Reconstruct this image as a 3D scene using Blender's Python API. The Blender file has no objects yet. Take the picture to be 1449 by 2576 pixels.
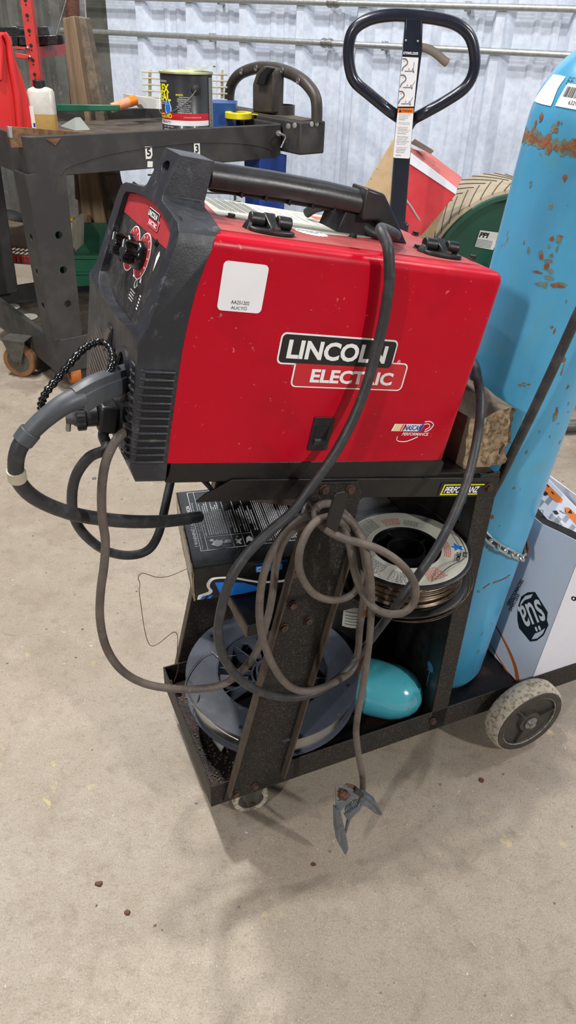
import bpy, bmesh, math, random
from math import pi, sin, cos, radians
from mathutils import Vector, Matrix, Quaternion
random.seed(7)
SC = bpy.context.scene
COL = SC.collection
# ------------------------------------------------------------------ camera
F = 1845.0; CX, CY = 724.5, 1288.0
PT, RL = radians(33.5), radians(2.29)
CAM = Vector((0, 0, 1.145))
fwd = Vector((0, cos(PT), -sin(PT))); _r = Vector((1, 0, 0)); _u = _r.cross(fwd)
IR = cos(RL)*_r + sin(RL)*_u; IU = -sin(RL)*_r + cos(RL)*_u
cd = bpy.data.cameras.new('camera'); co = bpy.data.objects.new('camera', cd); COL.objects.link(co)
co.matrix_world = Matrix(((IR.x, IU.x, -fwd.x, CAM.x), (IR.y, IU.y, -fwd.y, CAM.y), (IR.z, IU.z, -fwd.z, CAM.z), (0, 0, 0, 1)))
cd.sensor_fit = 'VERTICAL'; cd.sensor_height = 36; cd.lens = 36*F/2576; cd.clip_start = .02
SC.camera = co
def ray(px): return fwd + (px[0]-CX)/F*IR - (px[1]-CY)/F*IU
def pl(px, P, n):
    d = ray(px); return CAM + d*((Vector(P)-CAM).dot(Vector(n))/d.dot(Vector(n)))
Z = Vector((0, 0, 1))
def fl(x, y, z=0.0): return pl((x, y), (0, 0, z), Z)
# ------------------------------------------------------------------ frames
YW = radians(24.6)
U = Vector((cos(YW), sin(YW), 0)); W = Vector((-sin(YW), cos(YW), 0))
O = Vector((-.137, .716, .73)); O0 = Vector((O.x, O.y, 0))
TT = radians(10.3)
WU = cos(TT)*U - sin(TT)*Z; WW = sin(TT)*U + cos(TT)*Z
def mat4(o, x, y, z): return Matrix(((x.x, y.x, z.x, o.x), (x.y, y.y, z.y, o.y), (x.z, y.z, z.z, o.z), (0, 0, 0, 1)))
MC = mat4(O0, U, W, Z)            # cart frame
MW = mat4(O, WU, W, WW)           # welding machine frame
def cart(x, y, z): return MC @ Vector((x, y, z))
def weld(x, y, z): return MW @ Vector((x, y, z))
def cv(px, v=0.0): return pl(px, O0 + W*v, W)
def wv(px, v=0.0): return cv(px, v)
def wtop(px, z=.25): return pl(px, O + WW*z, WW)
ANG = math.atan2(.634, .773)
UE = Vector((cos(ANG), sin(ANG), 0)); UF = Vector((-sin(ANG), cos(ANG), 0))
UA = Vector((-.84, 2.45, 0))
MU = mat4(UA, UE, UF, Z)          # tool cart frame
WN = Vector((.459, .889, 0)).normalized(); WR = Vector((WN.y, -WN.x, 0)); WD = 3.58
MWALL = mat4(WN*WD, WR, WN, Z)    # wall frame: x along, y into wall
def fr(o, x, y):                  # frame from origin and two approx axes
    x = Vector(x).normalized(); z = x.cross(Vector(y)).normalized(); y = z.cross(x)
    return mat4(Vector(o), x, y, z)
def rotz(o, a, t=0): return Matrix.Translation(o) @ Matrix.Rotation(radians(a), 4, 'Z') @ Matrix.Rotation(radians(t), 4, 'X')
# ------------------------------------------------------------------ materials
def lin(c):
    return tuple(((x/255)/12.92 if x/255 <= .04045 else ((x/255+.055)/1.055)**2.4) for x in c) + (1,)
MATS = {}
def pm(name, c, rough=.5, metal=0, c2=None, sc=30, amt=.5, lo=.4, hi=.7, spots=(), bump=0, bsc=None, coat=0, rv=.1, stretch=None, trans=0, ior=1.45, det=6, spec=None):
    m = bpy.data.materials.new(name); m.use_nodes = True; MATS[name] = m
    N = m.node_tree.nodes; L = m.node_tree.links; b = N['Principled BSDF']
    b.inputs['Roughness'].default_value = rough; b.inputs['Metallic'].default_value = metal
    if coat: b.inputs['Coat Weight'].default_value = coat; b.inputs['Coat Roughness'].default_value = .12
    if trans: b.inputs['Transmission Weight'].default_value = trans; b.inputs['IOR'].default_value = ior
    if spec is not None: b.inputs['Specular IOR Level'].default_value = spec
    tc = N.new('ShaderNodeTexCoord'); vec = tc.outputs['Object']
    if stretch:
        mp = N.new('ShaderNodeMapping'); mp.inputs['Scale'].default_value = stretch; L.new(vec, mp.inputs[0]); vec = mp.outputs[0]
    def noise(s, d=det, w=0):
        n = N.new('ShaderNodeTexNoise'); n.inputs['Scale'].default_value = s; n.inputs['Detail'].default_value = d; n.inputs['Roughness'].default_value = .62; n.inputs['Distortion'].default_value = w
        L.new(vec, n.inputs['Vector']); return n.outputs['Fac']
    def mr(v, a, b2, c=0, d=1):
        r = N.new('ShaderNodeMapRange'); r.inputs[1].default_value = a; r.inputs[2].default_value = b2; r.inputs[3].default_value = c; r.inputs[4].default_value = d; L.new(v, r.inputs[0]); return r.outputs[0]
    def mix(f, a, b2):
        x = N.new('ShaderNodeMix'); x.data_type = 'RGBA'; L.new(f, x.inputs['Factor'])
        if isinstance(a, tuple): x.inputs['A'].default_value = a
        else: L.new(a, x.inputs['A'])
        x.inputs['B'].default_value = b2; return x.outputs['Result']
    base = lin(c)
    if c2:
        base = mix(mr(noise(sc), lo, hi, 0, amt), base, lin(c2))
    for (scol, s, a, b2, k) in spots:
        base = mix(mr(noise(s, 8, .3), a, b2, 0, k), base, lin(scol))
    if isinstance(base, tuple): b.inputs['Base Color'].default_value = base
    else: L.new(base, b.inputs['Base Color'])
    if rv:
        L.new(mr(noise((sc or 20)*1.7), .3, .7, max(0, rough-rv), min(1, rough+rv)), b.inputs['Roughness'])
    if bump:
        bp = N.new('ShaderNodeBump'); bp.inputs['Strength'].default_value = min(1, bump); bp.inputs['Distance'].default_value = .002
        L.new(noise(bsc or sc*3, 5), bp.inputs['Height']); L.new(bp.outputs[0], b.inputs['Normal'])
    return m
DU = (150, 135, 118)
pm('red_paint', (184, 4, 34), .36, 0, (166, 3, 28), 6, .5, spots=(((225, 150, 150), 130, .665, .72, .55), ((225, 150, 150), 60, .69, .73, .4), ((110, 8, 16), 9, .55, .8, .45)), bump=.04, bsc=60, spec=.22)
pm('red_dusty', (168, 44, 52), .6, 0, (150, 104, 96), 12, .7, .30, .72)
pm('bezel_plastic', (36, 38, 44), .42, 0, (74, 76, 84), 26, .5, .5, .75, spots=(((140, 138, 140), 42, .60, .78, .55), ((120, 112, 106), 200, .68, .74, .5)), bump=.18, bsc=420)
pm('black_plastic', (24, 24, 26), .42, 0, (60, 58, 56), 30, .4, .55, .8, bump=.1, bsc=300)
pm('black_gloss', (14, 14, 16), .2, 0, None, 30, coat=.3)
pm('black_deep', (8, 8, 9), .7)
pm('handle_plastic', (38, 38, 41), .36, 0, (88, 80, 75), 9, .4, .5, .8, bump=.08, bsc=200)
pm('panel_dark', (34, 33, 35), .6, 0, (110, 100, 92), 60, .5, .5, .8, spots=(((150, 140, 130), 160, .62, .75, .4),))
pm('panel_red', (168, 50, 56), .45, 0, (140, 40, 45), 20)
pm('cart_black', (15, 13, 13), .4, 0, (40, 34, 30), 30, .4, .5, .75, spots=(((84, 60, 44), 120, .66, .74, .4), ((110, 104, 98), 300, .70, .74, .4)), bump=.2, bsc=200)
pm('cart_speckle', (20, 17, 16), .55, 0, (84, 72, 60), 380, .7, .52, .66, spots=(((96, 60, 42), 25, .64, .78, .35),), bump=.5, bsc=300)
pm('cart_edge', (84, 72, 62), .6, .2, (60, 50, 44), 60, .7)
pm('tray_rust', (24, 19, 18), .5, 0, (70, 42, 30), 26, .7, .42, .68, spots=(((175, 165, 155), 190, .68, .73, .8), ((18, 15, 14), 12, .5, .7, .7)), bump=.8, bsc=150)
pm('cable_black', (44, 45, 48), .5, 0, (92, 90, 90), 60, .5, .5, .8, spots=(((140, 134, 126), 200, .66, .74, .4),), bump=.15)
pm('cable_grey', (98, 88, 80), .62, 0, (60, 56, 54), 35, .8, .4, .7, spots=(((150, 138, 120), 150, .62, .74, .6), ((110, 82, 52), 20, .6, .75, .5)), bump=.3)
pm('cable_dark', (58, 56, 56), .6, 0, (98, 90, 84), 45, .6, .45, .75, spots=(((150, 138, 124), 180, .66, .76, .5),), bump=.2)
pm('rubber_sleeve', (72, 76, 82), .5, 0, (50, 52, 56), 30, .6)
pm('steel', (172, 172, 170), .35, .9, (120, 116, 112), 60, .5)
pm('zinc', (118, 126, 134), .42, .6, (74, 82, 92), 60, .7, .4, .7, spots=(((80, 80, 84), 90, .62, .7, .5),), bump=.3)
pm('bolt_rust', (92, 74, 64), .6, .5, (66, 40, 28), 120, .8, bump=.5)
pm('copper_rust', (98, 60, 44), .6, .2, (60, 36, 28), 80, .8, bump=.6)
pm('tank_blue', (80, 164, 206), .34, 0, (64, 144, 182), 5, .8, .35, .65, spots=(((92, 150, 150), 9, .58, .7, .5), ((116, 100, 72), 26, .655, .69, .75), ((52, 48, 44), 150, .70, .73, .7)), bump=.12, bsc=40, coat=.15, stretch=(1, 1, .75))
pm('tank_rust', (140, 92, 62), .8, 0, (96, 62, 42), 90, .8, bump=.8, bsc=120)
pm('tank_stain', (112, 128, 112), .7, 0, (86, 92, 78), 60, .8, bump=.4)
pm('turquoise', (72, 160, 176), .16, 0, (58, 142, 158), 14, .6, spots=(((120, 84, 66), 17, .66, .69, .9), ((40, 46, 46), 120, .70, .73, .7)), coat=.5, bump=.1)
pm('white_label', (236, 236, 240), .45, 0, (222, 222, 226), 14)
pm('white_paint', (222, 224, 236), .3, 0, (200, 202, 214), 5, .5, spots=(((150, 145, 140), 22, .66, .74, .4),), coat=.3)
pm('white_ink', (232, 232, 232), .5, 0, None, rv=0)
pm('black_ink', (22, 22, 24), .5, 0, None, rv=0)
pm('grey_ink', (96, 96, 100), .5, 0, None, rv=0)
pm('red_ink', (196, 60, 56), .5, 0, None, rv=0)
pm('logo_red', (190, 28, 40), .45, 0, None, rv=0)
pm('blue_ink', (24, 110, 205), .5, 0, None, rv=0)
pm('navy_ink', (30, 60, 150), .5, 0, None, rv=0)
pm('yellow_ink', (226, 224, 20), .5, 0, None, rv=0)
pm('gold_ink', (222, 190, 110), .5, 0, None, rv=0)
pm('orange_ink', (236, 124, 40), .5, 0, None, rv=0)
pm('orange_dark', (196, 100, 40), .5, 0, None, rv=0)
pm('paper_aged', (196, 196, 184), .6, 0, (160, 162, 150), 18, .7, .35, .7, bump=.3, bsc=30)
pm('copper_wire', (112, 98, 84), .3, .9, (66, 58, 52), 90, .6)
pm('lever_tan', (120, 112, 104), .5, 0, (150, 110, 80), 12, .6)
pm('steel_wire', (190, 192, 192), .22, .95, (120, 122, 126), 40, .5, stretch=(1, 1, 30))
pm('spool_grey', (62, 67, 80), .55, 0, (44, 48, 58), 12, .6, .35, .7, spots=(((130, 130, 132), 60, .62, .74, .4),))
pm('spool_black', (16, 16, 18), .35, 0, (40, 40, 42), 20, .4)
pm('carton_black', (18, 18, 20), .3, 0, (52, 50, 48), 40, .4, .55, .75, spots=(((120, 112, 96), 110, .70, .74, .5),), bump=.5, bsc=60, coat=.3, stretch=(1, .25, 1))
pm('carton_edge', (168, 152, 122), .9, 0, (104, 92, 72), 90, .7, bump=.8)
pm('cardboard', (196, 170, 134), .85, 0, (176, 150, 114), 30, .6, bump=.15)
pm('carton_red', (190, 42, 52), .5, 0, (206, 74, 78), 7, .6, .4, .7, bump=.25, bsc=20)
pm('carton_pink', (196, 110, 104), .6, 0, (178, 86, 84), 14)
pm('wood_weathered', (120, 108, 94), .9, 0, (74, 64, 54), 26, .8, .35, .65, stretch=(1, .12, 1), bump=.8, bsc=60)
pm('wood_endgrain', (160, 138, 108), .95, 0, (70, 58, 44), 130, .85, .42, .62, stretch=(1, 1, 1), bump=1, bsc=170)
pm('wood_plank', (134, 112, 88), .85, 0, (98, 80, 62), 14, .8, .35, .65, stretch=(2.5, 2.5, .25), bump=.4, bsc=40, spots=(((84, 66, 50), 20, .62, .72, .5),))
pm('wood_plank_dark', (98, 80, 72), .85, 0, (66, 54, 48), 14, .8, .35, .65, stretch=(2.5, 2.5, .25), bump=.4, bsc=40)
pm('log_wood', (112, 96, 80), .9, 0, (72, 62, 56), 9, .8, bump=.7, bsc=30)
pm('osb', (128, 96, 66), .85, 0, (72, 50, 34), 70, .8, .4, .65)
pm('tool_cart', (46, 45, 46), .6, 0, (82, 78, 74), 9, .5, .45, .75, spots=(((120, 112, 102), 60, .66, .78, .35),), bump=.1, bsc=90)
pm('tool_cart_top', (66, 58, 50), .7, 0, (104, 92, 78), 16, .7, .4, .7)
pm('cart_grip', (58, 52, 48), .45, 0, (78, 70, 64), 20, .5, bump=.1)
pm('blue_paint', (32, 66, 150), .4, 0, (26, 52, 120), 20)
pm('blue_tin', (48, 84, 150), .4, 0, (90, 70, 70), 12, .5, .55, .7)
pm('navy_paint', (34, 36, 50), .25, .2, (26, 26, 36), 6, .4, coat=.4)
pm('galvanised', (188, 190, 188), .38, .7, (150, 152, 150), 60, .6, .4, .7)
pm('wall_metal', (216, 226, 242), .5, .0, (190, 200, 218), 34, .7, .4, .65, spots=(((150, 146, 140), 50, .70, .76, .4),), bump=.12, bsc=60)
pm('wall_shaded', (104, 104, 100), .7, .1, (70, 70, 64), 8, .8, .35, .65, spots=(((150, 150, 148), 16, .6, .72, .5),))  # mottled grey with the shade on the left stretch of wall painted in
pm('rack_red', (188, 48, 44), .45, 0, (150, 36, 36), 20, .5)
pm('jug_red', (214, 44, 44), .4, 0, (198, 34, 36), 4, .5)
pm('green_plastic', (26, 92, 68), .45, 0, (20, 70, 52), 8, .5)
pm('green_bright', (52, 200, 40), .5)
pm('green_drum', (30, 84, 66), .4, 0, (22, 62, 50), 7, .6, spots=(((120, 110, 92), 30, .66, .74, .5),))
pm('rubber_tan', (178, 164, 142), .85, 0, (150, 136, 114), 20, .6, bump=.3)
pm('groove_dark', (80, 74, 64), .9)
pm('tire_dirty', (176, 166, 150), .9, 0, (84, 78, 72), 150, .85, .48, .66, bump=1, bsc=200)
pm('tire_side', (46, 42, 40), .55, 0, (76, 68, 62), 30, .6, bump=.15)
pm('caster_rust', (136, 92, 54), .85, 0, (86, 70, 58), 22, .8, bump=.5)
pm('caster_orange', (196, 112, 44), .8, 0, (120, 96, 74), 22, .8, .5, .7, bump=.4)
pm('caster_hub', (92, 90, 86), .5, .4, (60, 58, 54), 30, .6)
pm('yellow_plastic', (232, 216, 36), .4, 0, None)
pm('yellow_bag', (206, 186, 60), .5, 0, (170, 150, 40), 12, .6)
pm('orange_plastic', (246, 130, 24), .35)
pm('peach_plastic', (240, 150, 112), .4, 0, (250, 190, 160), 20)
pm('cream_metal', (190, 184, 162), .6, .1, (146, 138, 110), 20, .7)
pm('can_black', (44, 46, 50), .35, .1, (78, 78, 82), 6, .4, coat=.2)
pm('lid_metal', (196, 192, 160), .35, .6, (220, 230, 150), 16, .8, .5, .6)
pm('film_plastic', (214, 220, 214), .15, 0, None, trans=.6, ior=1.3)
pm('bottle_plastic', (214, 214, 206), .3, 0, (170, 158, 140), 24, .5, trans=.15)
pm('bottle_amber', (190, 156, 92), .3, 0, (168, 130, 70), 24, .6, trans=.1)
pm('paper_white', (226, 226, 222), .6)
pm('grit', (140, 122, 108), .8, 0, (70, 52, 44), 200, .8)
pm('tread_edge', (196, 186, 168), .9)
def floor_mat():
    m = bpy.data.materials.new('concrete'); m.use_nodes = True; MATS['concrete'] = m
    N = m.node_tree.nodes; L = m.node_tree.links; b = N['Principled BSDF']
    tc = N.new('ShaderNodeTexCoord'); vec = tc.outputs['Object']
    def noise(s, d=8, w=0, r=.65):
        n = N.new('ShaderNodeTexNoise'); n.inputs['Scale'].default_value = s; n.inputs['Detail'].default_value = d; n.inputs['Roughness'].default_value = r; n.inputs['Distortion'].default_value = w
        L.new(vec, n.inputs['Vector']); return n.outputs['Fac']
    def mr(v, a, b2, c=0, d=1):
        r = N.new('ShaderNodeMapRange'); r.inputs[1].default_value = a; r.inputs[2].default_value = b2; r.inputs[3].default_value = c; r.inputs[4].default_value = d; L.new(v, r.inputs[0]); return r.outputs[0]
    def mix(f, a, b2):
        x = N.new('ShaderNodeMix'); x.data_type = 'RGBA'; L.new(f, x.inputs['Factor'])
        if isinstance(a, tuple): x.inputs['A'].default_value = a
        else: L.new(a, x.inputs['A'])
        x.inputs['B'].default_value = b2; return x.outputs['Result']
    def mul(a, b2):
        x = N.new('ShaderNodeMath'); x.operation = 'MULTIPLY'; L.new(a, x.inputs[0]); L.new(b2, x.inputs[1]); return x.outputs[0]
    c = mix(mr(noise(2.2), .38, .62, 0, .75), lin((160, 149, 135)), lin((146, 133, 118)))
    c = mix(mr(noise(11), .5, .72, 0, .5), c, lin((128, 114, 98)))
    c = mix(mr(noise(34, 6, .5), .54, .72, 0, .5), c, lin((116, 102, 88)))
    c = mix(mr(noise(90, 5, .3), .56, .70, 0, .5), c, lin((120, 106, 92)))
    c = mix(mr(noise(120, 3, .2), .68, .72, 0, .6), c, lin((202, 192, 176)))
    c = mix(mr(noise(9, 6), .56, .7, 0, .45), c, lin((174, 165, 152)))
    c = mix(mr(noise(330, 4), .50, .66, 0, .5), c, lin((104, 92, 78)))
    c = mix(mr(noise(460, 3), .60, .68, 0, .7), c, lin((206, 198, 186)))
    c = mix(mr(noise(19, 4, .4), .725, .76, 0, .5), c, lin((96, 78, 62)))       # dark chips
    c = mix(mr(noise(60, 2, .2), .77, .79, 0, .7), c, lin((84, 70, 58)))
    c = mix(mr(noise(75, 2, .1), .25, .235, 0, .7), c, lin((222, 216, 206)))
    c = mix(mul(mr(noise(26, 3, .2), .62, .70, 0, .45), mr(noise(3.1, 2), .55, .62)), c, lin((214, 198, 120)))  # yellow flecks
    # oily, cracked patch towards the wall at the right
    gx = N.new('ShaderNodeVectorMath'); gx.operation = 'DISTANCE'; L.new(vec, gx.inputs[0]); gx.inputs[1].default_value = (1.35, 2.5, 0)
    near = mr(gx.outputs['Value'], .9, .3)
    c = mix(mul(mr(noise(5, 8, .6), .42, .56, 0, .75), near), c, lin((86, 74, 64)))
    gx2 = N.new('ShaderNodeVectorMath'); gx2.operation = 'DISTANCE'; L.new(vec, gx2.inputs[0]); gx2.inputs[1].default_value = (-.62, 2.7, 0)
    c = mix(mul(mr(noise(7, 6, .4), .5, .58, 0, .7), mr(gx2.outputs['Value'], .6, .2)), c, lin((84, 74, 66)))
    L.new(c, b.inputs['Base Color'])
    L.new(mr(noise(40), .3, .7, .42, .7), b.inputs['Roughness'])
    bp = N.new('ShaderNodeBump'); bp.inputs['Strength'].default_value = .35; bp.inputs['Distance'].default_value = .0015
    L.new(noise(120, 6), bp.inputs['Height']); L.new(bp.outputs[0], b.inputs['Normal'])
floor_mat()
# ------------------------------------------------------------------ mesh helpers
def catmull(pts, n=8, closed=False):
    P = [Vector(p) for p in pts]; out = []
    m = len(P)
    rng = range(m) if closed else range(m-1)
    for i in rng:
        if closed: a, b, c, d = P[(i-1) % m], P[i], P[(i+1) % m], P[(i+2) % m]
        else: a, b, c, d = P[max(i-1, 0)], P[i], P[i+1], P[min(i+2, m-1)]
        for k in range(n):
            t = k/n
            out.append(.5*((2*b)+(c-a)*t+(2*a-5*b+4*c-d)*t*t+(3*b-a-3*c+d)*t**3))
    if not closed: out.append(P[-1])
    return out
class MB:
    def __init__(s): s.bm = bmesh.new()
    def add(s, vs, fs, M=None):
        M = M or Matrix()
        V = [s.bm.verts.new(M @ Vector(v)) for v in vs]
        for f in fs:
            try: s.bm.faces.new([V[i] for i in f])
            except ValueError: pass
        return V
    def box(s, c, d, M=None):
        x, y, z = c; a, b, h = d[0]/2, d[1]/2, d[2]/2
        vs = [(x+i*a, y+j*b, z+k*h) for k in (-1, 1) for j in (-1, 1) for i in (-1, 1)]
        s.add(vs, [(0, 2, 3, 1), (4, 5, 7, 6), (0, 1, 5, 4), (2, 6, 7, 3), (0, 4, 6, 2), (1, 3, 7, 5)], M); return s
    def prism(s, poly, a, b, M=None, ax='z'):   # poly in 2d, extruded a..b along ax; poly maps to the other two axes
        n = len(poly)
        def q(p, h):
            if ax == 'z': return (p[0], p[1], h)
            if ax == 'y': return (p[0], h, p[1])
            return (h, p[0], p[1])
        vs = [q(p, a) for p in poly]+[q(p, b) for p in poly]
        fs = [tuple(range(n))[::-1], tuple(range(n, 2*n))]+[(i, (i+1) % n, n+(i+1) % n, n+i) for i in range(n)]
        s.add(vs, fs, M); return s
    def hull(s, bot, top):                      # two world polygons of equal count
        n = len(bot); s.add(list(bot)+list(top), [tuple(range(n))[::-1], tuple(range(n, 2*n))]+[(i, (i+1) % n, n+(i+1) % n, n+i) for i in range(n)]); return s
    def slab(s, pts, t):                        # world polygon given thickness vector t
        return s.hull([Vector(p) for p in pts], [Vector(p)+Vector(t) for p in pts])
    def rings(s, rings, closed=False, cap=True):
        n = len(rings[0]); V = [[s.bm.verts.new(p) for p in r] for r in rings]
        m = len(rings)
        for i in range(m if closed else m-1):
            A, B = V[i], V[(i+1) % m]
            for j in range(n): s.bm.faces.new((A[j], A[(j+1) % n], B[(j+1) % n], B[j]))
        if cap and not closed:
            s.bm.faces.new(V[0][::-1]); s.bm.faces.new(V[-1])
        return s
    def lathe(s, prof, M=None, n=32, cap=True, ang=2*pi):   # prof [(r,z)]
        M = M or Matrix()
        R = [[M @ Vector((max(r, 1e-5)*cos(2*pi*j/n), max(r, 1e-5)*sin(2*pi*j/n), z)) for j in range(n)] for r, z in prof]
        return s.rings(R, cap=cap)
    def torus(s, R, r, M=None, n=32, k=8):
        M = M or Matrix()
        rg = [[M @ Vector(((R+r*cos(2*pi*j/k))*cos(2*pi*i/n), (R+r*cos(2*pi*j/k))*sin(2*pi*i/n), r*sin(2*pi*j/k))) for j in range(k)] for i in range(n)]
        return s.rings(rg, closed=True)
    def cyl(s, p0, p1, r, n=16, r2=None):
        p0, p1 = Vector(p0), Vector(p1); return s.tube([p0, p1], [r, r if r2 is None else r2], n)
    def tube(s, pts, r, n=10, closed=False, flat=None, up=None):
        P = [Vector(p) for p in pts]; m = len(P); rr = r if isinstance(r, (list, tuple)) else [r]*m
        T = []
        for i in range(m):
            a = P[(i-1) % m] if closed else P[max(i-1, 0)]; b = P[(i+1) % m] if closed else P[min(i+1, m-1)]
            T.append((b-a).normalized())
        nn = (Vector(up) if up else (Z if abs(T[0].z) < .9 else Vector((1, 0, 0))))
        nn = (nn - T[0]*nn.dot(T[0])).normalized(); R = []
        for i in range(m):
            nn = (nn - T[i]*nn.dot(T[i])).normalized(); bb = T[i].cross(nn)
            fx, fy = flat or (1, 1)
            R.append([P[i]+(nn*cos(2*pi*j/n)*fx+bb*sin(2*pi*j/n)*fy)*rr[i] for j in range(n)])
        return s.rings(R, closed=closed)
    def sphere(s, c, r, M=None, n=16, k=8, sc=(1, 1, 1)):
        M = M or Matrix(); R = []
        for i in range(k+1):
            a = -pi/2+pi*i/k; R.append([M @ Vector((c[0]+sc[0]*max(r*cos(a), 1e-5)*cos(2*pi*j/n), c[1]+sc[1]*max(r*cos(a), 1e-5)*sin(2*pi*j/n), c[2]+sc[2]*r*sin(a))) for j in range(n)])
        return s.rings(R)
    def jitter(s, a):
        for v in s.bm.verts: v.co += Vector((random.uniform(-a, a), random.uniform(-a, a), random.uniform(-a, a)))
        return s
    def build(s, name, m, parent=None, bev=0, seg=2, smooth=40, weld=0, **kw):
        bmesh.ops.remove_doubles(s.bm, verts=s.bm.verts, dist=weld or 1e-6)
        bmesh.ops.recalc_face_normals(s.bm, faces=s.bm.faces)
        me = bpy.data.meshes.new(name); s.bm.to_mesh(me); s.bm.free()
        return link(name, me, m, parent, bev, seg, smooth, **kw)
def root_loc(p):
    while p.parent: p = p.parent
    return p.location.copy() if p.type == 'EMPTY' else Vector((0, 0, 0))
def link(name, me, m, parent=None, bev=0, seg=2, smooth=40, label=None, kind=None):
    if isinstance(m, str): m = MATS[m]
    me.materials.clear(); me.materials.append(m)
    o = bpy.data.objects.new(name, me); COL.objects.link(o)
    if parent is not None:
        me.transform(Matrix.Translation(-root_loc(parent))); o.parent = parent
    else:
        # top level mesh: origin to its base centre
        xs = [v.co for v in me.vertices]
        c = Vector((sum(v.x for v in xs)/len(xs), sum(v.y for v in xs)/len(xs), min(v.z for v in xs)))
        me.transform(Matrix.Translation(-c)); o.location = c
    if bev:
        b = o.modifiers.new('bevel', 'BEVEL'); b.width = bev; b.segments = seg; b.limit_method = 'ANGLE'; b.angle_limit = radians(35); b.harden_normals = False
    if smooth:
        for p in me.polygons: p.use_smooth = True
        me.set_sharp_from_angle(angle=radians(smooth))
    if label: o['label'] = label
    if kind: o['kind'] = kind
    return o
def thing(name, loc, label, cat, group=None):
    o = bpy.data.objects.new(name, None); COL.objects.link(o); o.location = Vector(loc); o.empty_display_size = .05
    return tag(o, label, cat, group)
def tag(o, label, cat, group=None, kind=None):
    o['label'] = label; o['category'] = cat
    if group: o['group'] = group
    if kind: o['kind'] = kind
    return o
def text_bm(s, size=1, bold=0, shear=0, sx=1, sp=1, align='CENTER', lh=1.0, res=3):
    cu = bpy.data.curves.new('txt', 'FONT'); cu.body = s; cu.size = size; cu.offset = bold*size; cu.shear = shear
    cu.space_character = sp; cu.align_x = align; cu.align_y = 'CENTER'; cu.resolution_u = res; cu.space_line = lh
    o = bpy.data.objects.new('txt', cu); COL.objects.link(o)
    dg = bpy.context.evaluated_depsgraph_get(); dg.update()
    me = bpy.data.meshes.new_from_object(o.evaluated_get(dg)); bpy.data.objects.remove(o)
    bm = bmesh.new(); bm.from_mesh(me); bpy.data.meshes.remove(me)
    for v in bm.verts: v.co.x *= sx
    return bm
def text(s, M, m, parent, size, name='lettering', th=.0003, warp=None, fit=None, **kw):
    bm = text_bm(s, size, **kw)
    if fit and bm.verts:
        w = max(v.co.x for v in bm.verts)-min(v.co.x for v in bm.verts); h = max(v.co.y for v in bm.verts)-min(v.co.y for v in bm.verts)
        cx = (max(v.co.x for v in bm.verts)+min(v.co.x for v in bm.verts))/2; cy = (max(v.co.y for v in bm.verts)+min(v.co.y for v in bm.verts))/2
        for v in bm.verts:
            v.co.x = (v.co.x-cx)*fit[0]/w
            if fit[1]: v.co.y = (v.co.y-cy)*fit[1]/h
    for v in bm.verts: v.co.z = th
    for v in bm.verts: v.co = (M @ warp(v.co)) if warp else (M @ v.co)
    me = bpy.data.meshes.new(name); bm.to_mesh(me); bm.free()
    return link(name, me, m, parent, smooth=0)
def rrect(w, h, r, n=5, cx=0, cy=0):
    out = []
    for (sx, sy, a0) in ((1, 1, 0), (-1, 1, 90), (-1, -1, 180), (1, -1, 270)):
        for k in range(n+1):
            a = radians(a0+90*k/n); out.append((cx+sx*(w/2-r)+r*cos(a), cy+sy*(h/2-r)+r*sin(a)))
    return out
def circ(r, n=24, cx=0, cy=0, ry=None): return [(cx+r*cos(2*pi*i/n), cy+(ry or r)*sin(2*pi*i/n)) for i in range(n)]
def plate(poly, th, M, name, m, parent, z0=0, **kw): return MB().prism(poly, z0, z0+th, M).build(name, m, parent, **kw)
def boolop(o, cutter, op='DIFFERENCE'):
    md = o.modifiers.new('b', 'BOOLEAN'); md.object = cutter; md.operation = op; md.solver = 'EXACT'
    dg = bpy.context.evaluated_depsgraph_get(); dg.update()
    me = bpy.data.meshes.new_from_object(o.evaluated_get(dg)); old = o.data; o.modifiers.remove(md); o.data = me; bpy.data.objects.remove(cutter)
    return o
def raw(mb):
    bmesh.ops.recalc_face_normals(mb.bm, faces=mb.bm.faces)
    me = bpy.data.meshes.new('raw'); mb.bm.to_mesh(me); mb.bm.free(); o = bpy.data.objects.new('raw', me); COL.objects.link(o); return o
def finish(o, name, m, parent, **kw):
    me = o.data.copy(); bpy.data.objects.remove(o); return link(name, me, m, parent, **kw)
def hexbolt(p, n, r, name, m, parent, h=.005):
    n = Vector(n).normalized(); M = fr(Vector(p), n.orthogonal(), n.cross(n.orthogonal()))
    a = MB().prism(circ(r*1.05, 18), 0, h*.3, M).prism(circ(r*.88, 6), h*.25, h, M); return a.build(name, m, parent, bev=r*.08)
# ================================================================== SETTING
def struct(mb, name, m, **kw):
    o = mb.build(name, m, None, **kw); o['kind'] = 'structure'; return o
f_ = bpy.data.meshes.new('floor'); bm = bmesh.new(); bmesh.ops.create_grid(bm, x_segments=2, y_segments=2, size=5); bm.to_mesh(f_); bm.free()
f_.transform(Matrix.Translation((0, 1.5, 0)))
fo = bpy.data.objects.new('floor', f_); COL.objects.link(fo); f_.materials.append(MATS['concrete']); fo['kind'] = 'structure'
def corr(s0, s1, ph=-.9):
    P = [(s0, 0)]; k = math.ceil((s0-ph)/.3048)
    s = ph+k*.3048
    while s < s1-.1:
        a = s-.095
        if a > s0: P += [(a, 0), (a+.024, -.040), (a+.060, -.040), (s, 0)]
        for q in (.072, .145):
            P += [(s+q, 0), (s+q+.012, -.006), (s+q+.026, -.006), (s+q+.038, 0)]
        s += .3048
    P.append((s1, 0)); return P
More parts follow.
